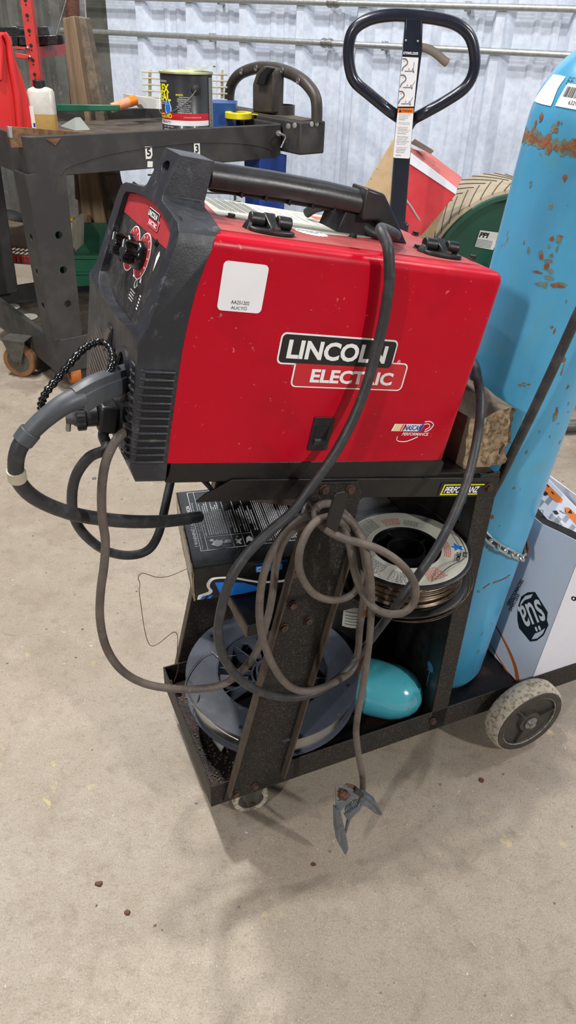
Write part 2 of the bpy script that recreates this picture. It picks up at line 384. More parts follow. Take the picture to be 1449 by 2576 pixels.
def sheet(s0, s1, zt, name, m):
    P = corr(s0, s1); mb = MB(); n = len(P)
    vs = [(x, y, 0) for x, y in P]+[(x, y, zt) for x, y in P]+[(x, y+.012, 0) for x, y in P]+[(x, y+.012, zt) for x, y in P]
    fs = [(i, i+1, n+i+1, n+i) for i in range(n-1)]+[(2*n+i+1, 2*n+i, 3*n+i, 3*n+i+1) for i in range(n-1)]
    mb.add(vs, fs, MWALL); return struct(mb, name, m, smooth=20)
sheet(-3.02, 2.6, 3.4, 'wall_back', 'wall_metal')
sheet(-6.0, -3.02, 3.4, 'wall_left', 'wall_shaded')  # same wall carried on left, its shade put into the darker colour
def wallp(s, y, z): return MWALL @ Vector((s, y, z))
def pipe(z, lab, ends=(-3.3, 2.4), couple=(-1.72,), clamps=(-2.35, -1.45, -.4)):
    t = thing('conduit_pipe', wallp(0, -.05, z), lab, 'pipe', 'steel pipes along the metal wall')
    MB().cyl(wallp(ends[0], -.048, z), wallp(ends[1], -.048, z), .0125, 16).build('pipe_run', 'galvanised', t)
    for s in couple:
        MB().cyl(wallp(s-.028, -.048, z), wallp(s+.028, -.048, z), .0165, 16).cyl(wallp(s-.022, -.048, z), wallp(s-.008, -.048, z), .0195, 16).cyl(wallp(s+.008, -.048, z), wallp(s+.022, -.048, z), .0195, 16).build('coupling', 'steel', t, bev=.001)
    for s in clamps:
        MB().box((s, -.024, z), (.014, .05, .036), MWALL).build('clamp', 'galvanised', t, bev=.002)
pipe(1.087, 'lower horizontal galvanised steel pipe across the corrugated metal wall')
pipe(1.237, 'upper horizontal galvanised steel pipe near the top edge of the metal wall', couple=(-1.70,), clamps=(-2.3, -1.1))

# ================================================================== WELDING MACHINE
wm = thing('welding_machine', weld(.16, .129, -.027), 'red wire welding machine with black front and carry handle on top of the welding cart', 'welder')
def MSd(x, z, y=-.0006): return MW @ mat4(Vector((x, y, z)), Vector((1, 0, 0)), Vector((0, 0, 1)), Vector((0, -1, 0)))
def MTp(x, y, z=.2503, a=0): return MW @ Matrix.Translation((x, y, z)) @ Matrix.Rotation(radians(a), 4, 'Z')
# red shell
prof = [(-.001, 0), (-.002, .04), (-.0015, .09), (-.001, .133), (.0015, .165), (.005, .195), (.011, .222), (.019, .25), (.389, .25), (.389, 0)]
mb = MB().prism([(x, z) for x, z in prof], 0, .258, None, 'y')
bm = mb.bm; bm.normal_update()
es = [e for e in bm.edges if (all(abs(v.co.z-.25) < 1e-5 for v in e.verts) and abs(e.verts[0].co.y-e.verts[1].co.y) < 1e-5) or (all(abs(v.co.x-.389) < 1e-5 for v in e.verts) and abs(e.verts[0].co.y-e.verts[1].co.y) < 1e-5) or all(abs(v.co.x-.389) < 1e-5 and abs(v.co.z-.25) < 1e-5 for v in e.verts)]
bmesh.ops.bevel(bm, geom=es, offset=.012, segments=5, profile=.5, affect='EDGES')
bm.transform(MW); mb.build('case_shell', 'red_paint', wm, smooth=35)
MB().box((.19, .001, .2505), (.33, .0012, .0012), MW @ Matrix.Translation((0, .03, 0))).build('lid_seam', 'red_dusty', wm)
MB().box((.20, .19, .2501), (.30, .0012, .0012), MW).build('lid_seam', 'red_dusty', wm)
plate([(.02, .033), (.37, .033), (.37, .225), (.02, .225)], .0006, MTp(0, 0, .2500), 'lid_dust_film', 'red_dusty', wm)
MB().prism([(0, -.027), (.005, 0), (.385, 0), (.391, -.006), (.391, -.022), (.386, -.027)], .002, .256, MW, 'y').build('base_pan', 'cart_black', wm, bev=.002)
# bezel
A_ = raw(MB().prism([(-.033, -.027), (-.043, -.004), (-.045, .05), (-.047, .125), (-.0485, .138), (-.040, .154), (-.018, .25), (-.013, .262), (.004, .306), (.041, .306), (.038, .285), (.034, .262), (.026, .252), (.021, .2505), (.011, .222), (.005, .195), (.0015, .165), (-.001, .133), (-.0015, .09), (-.002, .04), (0, -.027)], -.01, .27, None, 'y'))
B_ = raw(MB().prism([(.008, -.027), (0, -.02), (0, .237), (.005, .2485), (.018, .254), (.050, .2575), (.090, .2615), (.096, .266), (.0995, .306), (.1585, .306), (.162, .266), (.168, .2615), (.208, .2575), (.240, .254), (.253, .2485), (.258, .237), (.258, -.02), (.25, -.027)], -.12, .12, None, 'x'))
bz = boolop(A_, B_, 'INTERSECT')
xp = lambda z: -.0285+.19*(z-.16)
rec = [(.026, .152), (.032, .146), (.06, .137), (.09, .133), (.13, .131), (.17, .134), (.21, .142), (.226, .150), (.230, .158), (.230, .240), (.224, .246), (.19, .251), (.155, .254), (.12, .255), (.08, .253), (.04, .247), (.027, .241), (.024, .232)]
c_ = raw(MB().hull([Vector((-.2, y, z)) for y, z in rec], [Vector((xp(z), y, z)) for y, z in rec])); bz = boolop(bz, c_)
def wfx(px, x): return pl(px, weld(x, 0, 0), WU)
def wl_(P): return MW.inverted() @ P
def hole(y, z, ry, rz, d=.03, x=-.05): return raw(MB().prism([(y+ry*cos(2*pi*i/20), z+rz*sin(2*pi*i/20)) for i in range(20)], x-.03, x+d, None, 'x'))
gP = wl_(wfx((309, 942), -.046)); gh = (gP.y, gP.z)
bz = boolop(bz, hole(gh[0], gh[1], .024, .026)); h2 = wl_(wfx((311, 1052), -.046)); bz = boolop(bz, hole(h2.y, h2.z, .013, .013)); h2 = wl_(wfx((300, 1147), -.046)); bz = boolop(bz, hole(h2.y, h2.z, .011, .009))
bz = boolop(bz, hole(.129, .290, .012, .006, .03, -.01))
bz.data.transform(MW); finish(bz, 'front_housing', 'bezel_plastic', wm, bev=.0055, seg=4, smooth=40)
# rings and slots
MB().tube([weld(-.047, gh[0]+.0255*cos(2*pi*i/32), gh[1]+.028*sin(2*pi*i/32)) for i in range(32)], .0034, 8, True).build('gun_port_ring', 'bezel_plastic', wm)
ven = MB()
mb = MB()
for k in range(13):
    z = .108-.0088*k
    p = [weld(-.006, -.0012, z), weld(-.036, -.0012, z), weld(-.041, .001, z+.0005), weld(-.0465, .009, z+.0015), weld(-.0475, .020, z+.002)]
    mb.tube(p, .0019, 6, up=WW)
mb.build('vent_louvers', 'bezel_plastic', wm, smooth=60)
for k in range(12):
    z = .1036-.0088*k
    ven.hull([weld(-.007, -.0006, z-.0018), weld(-.037, -.0006, z-.0018), weld(-.037, .004, z-.0018), weld(-.007, .004, z-.0018)], [weld(-.007, -.0006, z+.0018), weld(-.037, -.0006, z+.0018), weld(-.037, .004, z+.0018), weld(-.007, .004, z+.0018)])
    ven.hull([weld(-.0425, .0015, z-.0018), weld(-.0468, .009, z-.001), weld(-.048, .014, z-.001), weld(-.043, .004, z-.0018)], [weld(-.0425, .0015, z+.0018), weld(-.0468, .009, z+.0025), weld(-.048, .014, z+.0025), weld(-.043, .004, z+.0018)])
ven.build('vent_slots', 'black_deep', wm)
# far-side louvre lines on the lower front
mb = MB()
for k in range(14):
    z = .085-.008*k
    mb.tube([weld(-.0455, .13, z-.006), weld(-.0455, .19, z+.004), weld(-.0448, .235, z+.012)], .001, 5)
mb.build('front_louvers', 'cart_edge', wm)
# control panel (tilted plane)
PY = Vector((.2, 0, 1)).normalized(); PX = Vector((0, -1, 0)); PN = PX.cross(PY)
def MP(y, z, e=.0004): return MW @ mat4(Vector((xp(z), y, z))+PN*e, PX, PY, PN)
def on_panel(px):
    n = (MW.to_3x3() @ PN); P = wl_(pl(px, weld(xp(.2), .13, .2), n)); return P
plate(rrect(.206, .126, .004, cx=0, cy=0), .0008, MP(.128, .196, 0), 'control_panel', 'panel_dark', wm)
# red strip with curved top
def ppt(y, z): return (.129-y, (z-.196)*1.02)
plate([ppt(.026, .223), ppt(.026, .246), ppt(.06, .2535), ppt(.09, .256), ppt(.129, .257), ppt(.165, .256), ppt(.2, .252), ppt(.229, .246), ppt(.229, .222)], .0006, MP(.129, .196, .0008), 'red_strip', 'panel_red', wm)
def lincoln(M, k, parent, e=0.0, nm='brand_logo'):
    M = M @ Matrix.Translation((0, 0, e)) @ Matrix.Diagonal((k, k, 1, 1))
    wb = MB().prism(rrect(.153, .0365, .0065, cx=-.0115, cy=.0135), 0, .0004, M).prism(rrect(.153, .0355, .0065, cx=.0115, cy=-.0135), 0, .0004, M)
    lo = wb.build(nm, 'white_ink', parent, smooth=0)
    plate(rrect(.149, .0325, .005, cx=.0115, cy=-.0135), .0002, M @ Matrix.Translation((0, 0, .0004)), 'red_field', 'logo_red', lo, smooth=0)
    plate(rrect(.149, .0325, .005, cx=-.0115, cy=.0135), .0003, M @ Matrix.Translation((0, 0, .0004)), 'black_field', 'black_ink', lo, smooth=0)
    text('LINCOLN', M @ Matrix.Translation((-.0125, .0133, .0007)), 'white_ink', lo, .02, fit=(.130, .022), bold=.035)
    text('ELECTRIC', M @ Matrix.Translation((.0145, -.0165, .0006)), 'white_ink', lo, .02, fit=(.112, .0165), bold=.035)
    text('®', M @ Matrix.Translation((.073, .0055, 0)), 'white_ink', parent, .006)
    return lo
Pq = on_panel((391, 553)); lincoln(MP(Pq.y, Pq.z, .0018), .27, wm)
for px, big in (((334, 626), 0), ((361, 646), 1)):
    P = on_panel(px); M = MP(P.y, P.z, .0012)
    d = MB().prism(circ(.0255, 36), 0, .0004, M).build('dial_plate', 'white_ink', wm, smooth=0)
    plate(circ(.0242, 36), .0003, M @ Matrix.Translation((0, 0, .0004)), 'dial_ring', 'panel_red', d, smooth=0)
    mb = MB()
    for a in range(-140, 141, 28):
        mb.box((0, .021, .0008), (.0012, .003, .0003), M @ Matrix.Rotation(radians(a), 4, 'Z'))
    mb.build('dial_ticks', 'white_ink', d, smooth=0)
    Mk = M @ Matrix.Translation((0, 0, .0006))
    kn = MB().lathe([(.0155, 0), (.016, .003), (.0145, .008), (.012, .010)], Mk, 32).build('knob', 'black_gloss', wm, bev=.0008)
    g = []
    for i in range(48):
        a = 2*pi*i/48; g.append(((.0112+.0018*(1 if (i % 8) < 4 else -1))*cos(a), (.0112+.0018*(1 if (i % 8) < 4 else -1))*sin(a)))
    MB().prism(g, .008, .0225, Mk).build('knob_grip', 'black_gloss', kn, bev=.0008)
    MB().box((0, .007, .0228), (.0012, .008, .0006), Mk @ Matrix.Rotation(radians(25), 4, 'Z')).build('pointer_line', 'white_ink', kn, smooth=0)
# panel marks
P = on_panel((398, 612)); hexbolt(MP(P.y, P.z, .001).translation, MP(0, .2).to_3x3() @ Z, .004, 'panel_screw', 'black_plastic', wm, .003)
P = on_panel((397, 660)); M = MP(P.y, P.z, .001)
plate([(-.003, -.011), (.003, .007), (-.001, .011), (-.005, .004)], .0004, M, 'warning_mark', 'white_ink', wm, smooth=0)
for px in ((356, 705), (340, 690)):
    P = on_panel(px); plate([(-.003, -.003), (.003, -.003), (0, .003)], .0004, MP(P.y, P.z, .001), 'arrow_mark', 'white_ink', wm, smooth=0)
P = on_panel((344, 715)); MB().torus(.0045, .0005, MP(P.y, P.z, .0014)).box((.006, 0, .0014), (.005, .0008, .0004), MP(P.y, P.z, 0)).build('symbol_mark', 'white_ink', wm)
P = on_panel((333, 742))
mb = MB()
for r in range(4): mb.box((0, -.0032*r, .0012), (.020-.004*(r % 2), .0008, .0003), MP(P.y, P.z+.004, 0))
mb.build('specification_lines', 'white_ink', wm, smooth=0)
P = on_panel((352, 755)); mb = MB()
for r in range(5): mb.box((0, .0035*r-.010, .0012), (.005, .0018, .0003), MP(P.y, P.z, 0))
mb.build('rating_marks', 'white_ink', wm, smooth=0)
# power switch and connector
P = wl_(wfx((275, 853), -.047))
sw = MB().box((-.047, P.y, P.z), (.003, .022, .034), MW).build('switch_frame', 'black_plastic', wm, bev=.001)
MB().hull([weld(-.0485, P.y-.008, P.z-.012), weld(-.0485, P.y+.008, P.z-.012), weld(-.0485, P.y+.008, P.z+.012), weld(-.0485, P.y-.008, P.z+.012)], [weld(-.055, P.y-.007, P.z-.012), weld(-.055, P.y+.007, P.z-.012), weld(-.0495, P.y+.007, P.z+.010), weld(-.0495, P.y-.007, P.z+.010)]).build('switch_rocker', 'cart_edge', sw, bev=.001)
P = wl_(wfx((288, 1046), -.047)); cy_, cz_ = P.y, P.z
cb = MB().box((-.056, cy_, cz_), (.022, .032, .034), MW).build('connector_block', 'black_plastic', wm, bev=.004)
E1 = wv((165, 1052), .075); S1 = weld(-.066, cy_, cz_)
def lp(a, b, t): return a+(b-a)*t
MB().cyl(S1, lp(S1, E1, .38), .012, 20).build('connector_collar', 'black_plastic', wm, bev=.001)
mb = MB().cyl(lp(S1, E1, .38), lp(S1, E1, .68), .0145, 20)
Mx = fr(lp(S1, E1, .38), (E1-S1).orthogonal(), (E1-S1).cross((E1-S1).orthogonal()))
for k in range(10):
    a = 2*pi*k/10; mb.box((.0145*cos(a), .0145*sin(a), (E1-S1).length*.15), (.003, .003, (E1-S1).length*.26), Mx)
mb.build('connector_ring', 'black_plastic', wm, bev=.0006)
MB().tube([lp(S1, E1, .68), lp(S1, E1, .8), E1], [.011, .008, .006], 16).build('connector_boot', 'cable_black', wm)
MB().cyl(lp(S1, E1, .9)+WW*.006, lp(S1, E1, .9)-WW*.016, .003, 10).build('clamp_screw', 'steel', wm)
# grip
gy = .129
def gsec(x, z, k=1):
    return [weld(x, gy+a*k, z+b) for a, b in ((-.0155, -.001), (-.015, .007), (-.011, .0145), (-.004, .018), (.004, .018), (.011, .0145), (.015, .007), (.0155, -.001), (.013, -.007), (.006, -.009), (-.006, -.009), (-.013, -.007))]
MB().rings([gsec(.046, .285), gsec(.12, .2865), gsec(.19, .286), gsec(.252, .283)]).build('carry_grip', 'handle_plastic', wm, smooth=50)
mb = MB()
for x in (.085, .115, .145, .175, .205): mb.box((x, gy, .2755), (.0025, .022, .006), MW)
mb.box((.145, gy, .276), (.19, .010, .006), MW); mb.build('grip_ribs', 'black_plastic', wm, bev=.0006)
MB().prism([(.236, .306), (.262, .303), (.275, .290), (.313, .2495), (.292, .2495), (.262, .272), (.240, .270)], gy-.020, gy+.020, MW, 'y').build('rear_handle_bracket', 'handle_plastic', wm, bev=.003)
MB().prism([(.215, .25), (.222, .278), (.262, .272), (.285, .2495)], gy-.008, gy+.045, MW, 'y').build('handle_mount', 'black_plastic', wm, bev=.002)
# hinges
for hx, hy in ((.098, .056), (.330, .062)):
    M = MTp(hx, hy, .2502, -4) @ Matrix.Diagonal((.82, .9, .85, 1))
    h = plate([(.032*cos(2*pi*i/28), .015*sin(2*pi*i/28)-.006) for i in range(28)], .006, M, 'lid_hinge', 'black_plastic', wm, bev=.0015)
    for s in (-.019, .019):
        MB().cyl(M @ Vector((s-.010, .004, .013)), M @ Vector((s+.010, .004, .013)), .0072, 20).build('hinge_barrel', 'black_plastic', h, bev=.0015)
    MB().hull([M @ Vector(p) for p in ((-.011, -.018, .004), (.013, -.018, .004), (.009, .014, .006), (-.009, .014, .006))], [M @ Vector(p) for p in ((-.003, -.014, .008), (.004, -.014, .008), (.008, .012, .022), (-.008, .012, .022))]).build('hinge_web', 'black_plastic', h, bev=.001)
    MB().hull([M @ Vector(p) for p in ((-.034, -.002, 0), (-.026, -.006, 0), (-.024, .012, 0), (-.036, .010, 0))], [M @ Vector(p) for p in ((-.031, 0, .009), (-.027, -.003, .013), (-.027, .010, .013), (-.032, .008, .009))]).build('hinge_lug', 'black_plastic', h, bev=.001)
    MB().cyl(M @ Vector((.004, -.013, .006)), M @ Vector((.004, -.013, .009)), .004, 12).build('hinge_screw', 'bolt_rust', h)
for px in ((582, 544), (888, 594), (1045, 588), (1189, 648), (1050, 622)):
    P = wl_(wtop(px, .252)); hexbolt(weld(P.x, P.y, .25), WW, .0052, 'lid_screw', 'black_plastic', wm, .005)
# top warning label
q = [wl_(wtop(p, .2508)) for p in ((497, 492), (735, 531), (850, 548), (950, 600), (800, 588), (620, 552), (545, 540))]
q = [(p.x, p.y) for p in q]
tl = plate(q, .0004, MW @ Matrix.Translation((0, 0, .2507)), 'top_warning_label', 'paper_aged', wm, smooth=0)
mb = MB(); mg = MB()
for i in range(13):
    x0 = .078+.012*i
    for k in range(2 if i > 4 else 3):
        (mg if i > 4 else mb).box((x0+.0035*k, .205-.0028*i, .2513), (.0022 if i > 4 else .0012, .095-.0045*i, .0003), MW)
mb.build('label_text_rows', 'grey_ink', tl, smooth=0); mg.build('label_text_blocks', 'white_ink', tl, smooth=0)
q = [wl_(wtop(p, .2514)) for p in ((775, 541), (838, 552), (905, 590), (846, 580))]
plate([(p.x, p.y) for p in q], .0003, MW @ Matrix.Translation((0, 0, .2511)), 'orange_warning_patch', 'orange_dark', tl, smooth=0)
P = wl_(wtop((783, 585), .251)); st = []
for i in range(48): r = .021 if i % 2 else .018; st.append((r*1.0*cos(2*pi*i/48), r*.85*sin(2*pi*i/48)))
ds = plate(st, .0004, MTp(P.x, P.y, .2508), 'round_seal_decal', 'white_label', wm, smooth=0)
text('MADE IN\nUSA', MTp(P.x, P.y, .2513), 'grey_ink', ds, .008)
# side sticker (the square code is left out)
s = plate(rrect(.0495, .0502, .005, cx=0, cy=0), .0005, MSd(.0542, .2030, -.0002) @ Matrix.Rotation(radians(0), 4, 'Z'), 'asset_sticker', 'white_label', wm, smooth=0)
text('AA251202', MSd(.0538, .1875, -.0006), 'black_ink', s, .005, fit=(.0205, .0038))
text('AUCTŌ', MSd(.0532, .1822, -.0006), 'black_ink', s, .006, fit=(.0178, .0042))
lincoln(MSd(.1960, .1285, -.0003), 1.0, wm)
# latch
la = MB().prism(rrect(.0275, .0445, .002), 0, .0016, MSd(.1858, .0385, 0)).build('latch_frame', 'black_plastic', wm, bev=.0005)
MB().prism(rrect(.0175, .026, .001), .0016, .0019, MSd(.1862, .0365, 0)).build('latch_recess', 'black_deep', la)
MB().hull([MSd(.1862, .0365, 0) @ Vector(p) for p in ((-.008, -.0125, .0018), (.008, -.0125, .0018), (.008, -.004, .0018), (-.008, -.004, .0018))], [MSd(.1862, .0365, 0) @ Vector(p) for p in ((-.008, -.0125, .0022), (.008, -.0125, .0022), (.008, -.006, .0035), (-.008, -.006, .0035))]).build('latch_tongue', 'bezel_plastic', la)
# racing decal
M = MSd(.3225, .0475, -.0004)
d = MB().prism([(-.036, -.0045), (-.033, .0055), (.013, .0055), (.010, -.0045)], 0, .0003, M).build('racing_decal', 'white_label', wm, smooth=0)
for i, c in enumerate(('gold_ink', 'gold_ink', 'gold_ink', 'red_ink', 'logo_red')):
    x = -.0335+.0033*i; MB().prism([(x, -.0042), (x+.003, .0052), (x+.0052, .0052), (x+.0022, -.0042)], .0003, .0004, M).build('colour_bar', c, d, smooth=0)
MB().prism([(.006, -.0044), (.0088, .0053), (.0125, .0053), (.0097, -.0044)], .0003, .0004, M).build('colour_bar', 'navy_ink', d, smooth=0)
text('NASCAR', M @ Matrix.Translation((-.0045, .0006, .0004)), 'navy_ink', d, .01, fit=(.026, .0075), bold=.02, shear=.3)
text('PERFORMANCE.', M @ Matrix.Translation((.003, -.0085, .0001)), 'white_ink', d, .006, fit=(.042, .0044), bold=.02, shear=.25)
mb = MB().tube(catmull([M @ Vector(p) for p in ((.012, .009, .0003), (.020, .0095, .0003), (.027, .005, .0003), (.023, -.0025, .0003), (.016, -.0048, .0003))], 6), .0007, 6)
mb.tube(catmull([M @ Vector(p) for p in ((.012, .0055, .0003), (.019, .006, .0003), (.022, .002, .0003), (.016, -.0025, .0003))], 6), .0006, 6)
mb.tube(catmull([M @ Vector(p) for p in ((-.024, -.012, .0003), (-.022, -.018, .0003), (-.008, -.019, .0003), (.008, -.0125, .0003))], 6), .0006, 6)
mb.build('decal_swoosh', 'white_ink', d)

# ================================================================== WELDING CART
wc = thing('welding_cart', cart(.38, .14, .0), 'black steel welding cart with sloping strut, lower tray, shelves and four wheels', 'cart')
def cb(name, x0, x1, y0, y1, z0, z1, m, par=None, bev=.001): return MB().box(((x0+x1)/2, (y0+y1)/2, (z0+z1)/2), (abs(x1-x0), abs(y1-y0), abs(z1-z0)), MC).build(name, m, par or wc, bev=bev)
TW = .284; TL = .80
tr = cb('tray_floor', .036, TL, .002, TW-.002, .079, .083, 'tray_rust')
cb('tray_lip', .036, TL, 0, .003, .078, .129, 'cart_speckle'); cb('tray_lip', .036, TL, TW-.003, TW, .078, .129, 'cart_speckle')
cb('tray_lip', .034, .037, 0, TW, .078, .129, 'cart_speckle'); cb('tray_lip', TL-.003, TL, 0, TW, .078, .129, 'cart_speckle')
# rear panel with keyhole slots
pn = raw(MB().box((.4515, TW/2, .35), (.003, TW-.006, .54)))
for z in (.568, .214):
    pn = boolop(pn, raw(MB().cyl((.43, .030, z), (.47, .030, z), .011, 20))); pn = boolop(pn, raw(MB().box((.45, .030, z-.025), (.04, .006, .04))))
    pn = boolop(pn, raw(MB().cyl((.43, TW-.030, z), (.47, TW-.030, z), .011, 20)))
pn.data.transform(MC); finish(pn, 'rear_panel', 'cart_black', wc)
cb('panel_flange', .450, .484, 0, .003, .08, .622, 'cart_speckle'); cb('panel_flange', .450, .484, TW-.003, TW, .08, .622, 'cart_speckle')
# sloping struts
def strut(y, s):
    web = [(.054, .085), (.150, .085), (.246, .575), (.254, .640), (.248, .657), (.186, .668), (.176, .64), (.145, .50)]
    yy = y
    p = MB().prism(web, yy, yy+.003, MC, 'y').build('strut', 'cart_speckle', wc, bev=.0008)
    for a, b in (((.0595, .109), (.166, .600)), ((.155, .109), (.246, .575))):
        d = Vector((b[0]-a[0], 0, b[1]-a[1])).normalized(); n = Vector((d.z, 0, -d.x))*.003
        A, B = Vector((a[0], 0, a[1])), Vector((b[0], 0, b[1]))
        y0, y1 = (yy-.013, yy+.003) if s < 0 else (yy, yy+.016)
        q0 = [MC @ (v+Vector((0, y0, 0))) for v in (A, A+n, B+n, B)]; q1 = [MC @ (v+Vector((0, y1, 0))) for v in (A, A+n, B+n, B)]
        MB().hull(q0, q1).build('strut_flange', 'cart_edge', p, bev=.0006)
strut(-.004, -1); strut(TW+.001, 1)
# top shelf with near rail
def shz(x): return .703-.182*(x-.03)   # shelf top height
mb = MB().hull([cart(.035, .004, shz(.035)-.003), cart(.475, .004, shz(.475)-.003), cart(.475, TW-.004, shz(.475)-.003), cart(.035, TW-.004, shz(.035)-.003)], [cart(.035, .004, shz(.035)), cart(.475, .004, shz(.475)), cart(.475, TW-.004, shz(.475)), cart(.035, TW-.004, shz(.035))]); mb.build('top_shelf', 'cart_black', wc)
for y0, s in ((-.001, 1), (TW-.003, -1)):
    pts = [(.076, .6935), (.467, .6155), (.484, .612), (.484, .58), (.467, .584), (.25, .630), (.245, .60), (.185, .61), (.18, .644), (.030, .6715), (.042, .680)]
    MB().prism(pts, y0, y0+.003, MC, 'y').build('shelf_rail', 'cart_black', wc, bev=.0006)
MB().hull([cart(.036, .003, .70), cart(.036, TW-.003, .70), cart(.058, TW-.003, .668), cart(.058, .003, .668)], [cart(.039, .003, .70), cart(.039, TW-.003, .70), cart(.061, TW-.003, .668), cart(.061, .003, .668)]).build('shelf_nose', 'cart_black', wc)
ms = cb('middle_shelf', .098, .449, .003, TW-.003, .430, .450, 'cart_black', bev=.0015)
cb('shelf_edge_band', .0945, .098, .003, TW-.003, .430, .450, 'cart_edge', ms)
# hook
hq = [cv(p, -.078) for p in ((840, 1250), (850, 1240), (868, 1236), (876, 1244), (870, 1275), (847, 1340), (820, 1322), (830, 1285))]
MB().slab(hq, W*.003).build('cable_hook', 'cart_black', wc, bev=.0008)
MB().slab([cv(p, -.076) for p in ((822, 1316), (846, 1330), (843, 1338), (820, 1324))], W*.072).build('hook_arm', 'cart_black', wc)
for x, z in ((.198, .656), (.236, .648), (.149, .437), (.187, .438), (.075, .099), (.109, .101), (.466, .600), (.454, .107), (.16, .53), (.161, .475)):
    hexbolt(cart(x, -.004 if x < .3 else -.001, z), -W, .0066, 'hex_bolt', 'bolt_rust', wc, .0055)
for x, y in ((.052, .03), (.052, .25), (.09, .03), (.09, .25)):
    hexbolt(cart(x, y, .083), Z, .006, 'hex_bolt', 'bolt_rust', wc, .008)
hexbolt(cart(.037, .255, .112), U, .007, 'hex_bolt', 'bolt_rust', wc, .006)
# rail decal
MD = lambda x, z, a=-11.2: MC @ mat4(Vector((x, -.0015, z)), Vector((cos(radians(a)), 0, sin(radians(a)))), Vector((-sin(radians(a)), 0, cos(radians(a)))), Vector((0, -1, 0)))
dk = plate(rrect(.082, .021, .001), .0003, MD(.420, .6065), 'maker_decal', 'black_ink', wc, smooth=0)
mb = MB()
mb.prism([(-.037, -.0085), (-.035, .0085), (.037, .0085), (.037, .0068), (-.033, .0068), (-.0345, -.0068), (.030, -.0068), (.030, -.0085)], .0003, .0005, MD(.420, .6065)); mb.build('decal_border', 'yellow_ink', dk, smooth=0)
text('PERFORMANZ', MD(.419, .6065) @ Matrix.Translation((0, 0, .0004)), 'white_ink', dk, .01, fit=(.062, .0105), bold=.03, shear=.25)
# wheels
def wheel(c, n, R, w, name, tread, side, parent):
    n = Vector(n).normalized(); M = fr(c, n.orthogonal(), n.cross(n.orthogonal()))   # local z = n (outboard)
    h = w/2
    wh = MB().lathe([(R*.74, -h), (R*.93, -h), (R*.99, -h*.6), (R, 0), (R*.99, h*.6), (R*.93, h), (R*.74, h)], M, 48, cap=False)
    wh.lathe([(R*.74, h), (R*.74, -h)], M, 48, cap=False); o = wh.build(name, tread, parent)
    rim = MB().lathe([(R*.92, h*.98), (R*.90, h*1.06), (R*.76, h*1.06), (R*.72, h*.72), (R*.30, h*.62), (R*.28, h*1.0), (R*.16, h*1.05), (.001, h*1.05)], M, 40, cap=False)
    rim.lathe([(.001, -h), (R*.75, -h)], M, 40, cap=False)
    for k in range(3):
        a = 2*pi*k/3+.5; rim.box((R*.5, 0, h*.72), (R*.44, R*.05, h*.5), M @ Matrix.Rotation(a, 4, 'Z'))
    rim.build('wheel_disc', side, o)
    MB().lathe([(.0001, h*1.2), (R*.17, h*1.2), (R*.17, h*1.08), (R*.0001, h*1.06)], M, 24).cyl(M @ Vector((0, 0, h*1.2)), M @ Vector((0, 0, h*1.55)), R*.07, 12).build('axle_washer', 'steel', o)
    return o
w1 = wheel(cart(.640, -.033, .0785), -W, .0785, .038, 'rear_wheel', 'tire_dirty', 'tire_side', wc)
M = fr(cart(.640, -.033-.019*1.5, .0785), U, Z); MB().tube([M @ Vector((.006*cos(a), .006*sin(a)-.002, 0)) for a in [i*.5 for i in range(10)]], .0009, 6).build('cotter_pin', 'steel', w1)
wheel(cart(.640, TW+.033, .0785), W, .0785, .038, 'rear_wheel', 'tire_dirty', 'tire_side', wc)
MB().cyl(cart(.640, -.02, .0725), cart(.640, TW+.02, .0725), .006, 12).build('axle', 'steel', wc)
def caster(c, n, R, par, tread='caster_rust', w=.022, top=None, name='caster'):
    c = Vector(c); n = Vector(n).normalized(); M = fr(c, n.orthogonal(), n.cross(n.orthogonal()))
    o = MB().lathe([(R*.7, -w/2), (R*.96, -w/2), (R, -w*.25), (R, w*.25), (R*.96, w/2), (R*.7, w/2)], M, 36, cap=False).lathe([(R*.7, w/2), (R*.7, -w/2)], M, 36, cap=False).build(name, tread, par)
    MB().lathe([(R*.72, w*.44), (R*.62, w*.34), (R*.3, w*.34), (R*.26, w*.6), (.0005, w*.6)], M, 30, cap=False).lathe([(R*.72, -w*.44), (R*.3, -w*.34), (.0005, -w*.55)], M, 30, cap=False).build('caster_hub', 'caster_hub', o)
    top = top or R*1.35
    for s in (-1, 1):
        q = [c+n*s*w*.72+v for v in (Vector((0, 0, -R*.2))+n.cross(Z)*R*.2, Vector((0, 0, -R*.2))-n.cross(Z)*R*.2, Vector((0, 0, top))-n.cross(Z)*R*.75, Vector((0, 0, top))+n.cross(Z)*R*.75)]
        MB().slab(q, n*s*.003).build('caster_fork', 'caster_hub', o, bev=.0008)
    MB().box((0, 0, 0), (R*1.5, w*1.9, .004), fr(c+Z*top, n.cross(Z), n)).build('caster_plate', 'caster_hub', o)
    MB().cyl(c-n*w*1.0, c+n*w*1.0, R*.13, 12).build('caster_bolt', 'bolt_rust', o)
    return o
caster(cart(.112, .028, .032), (W+U*.15), .032, wc, 'tire_dirty', .02, .044)
caster(cart(.112, .255, .032), (W+U*.15), .032, wc, 'tire_dirty', .02, .044)
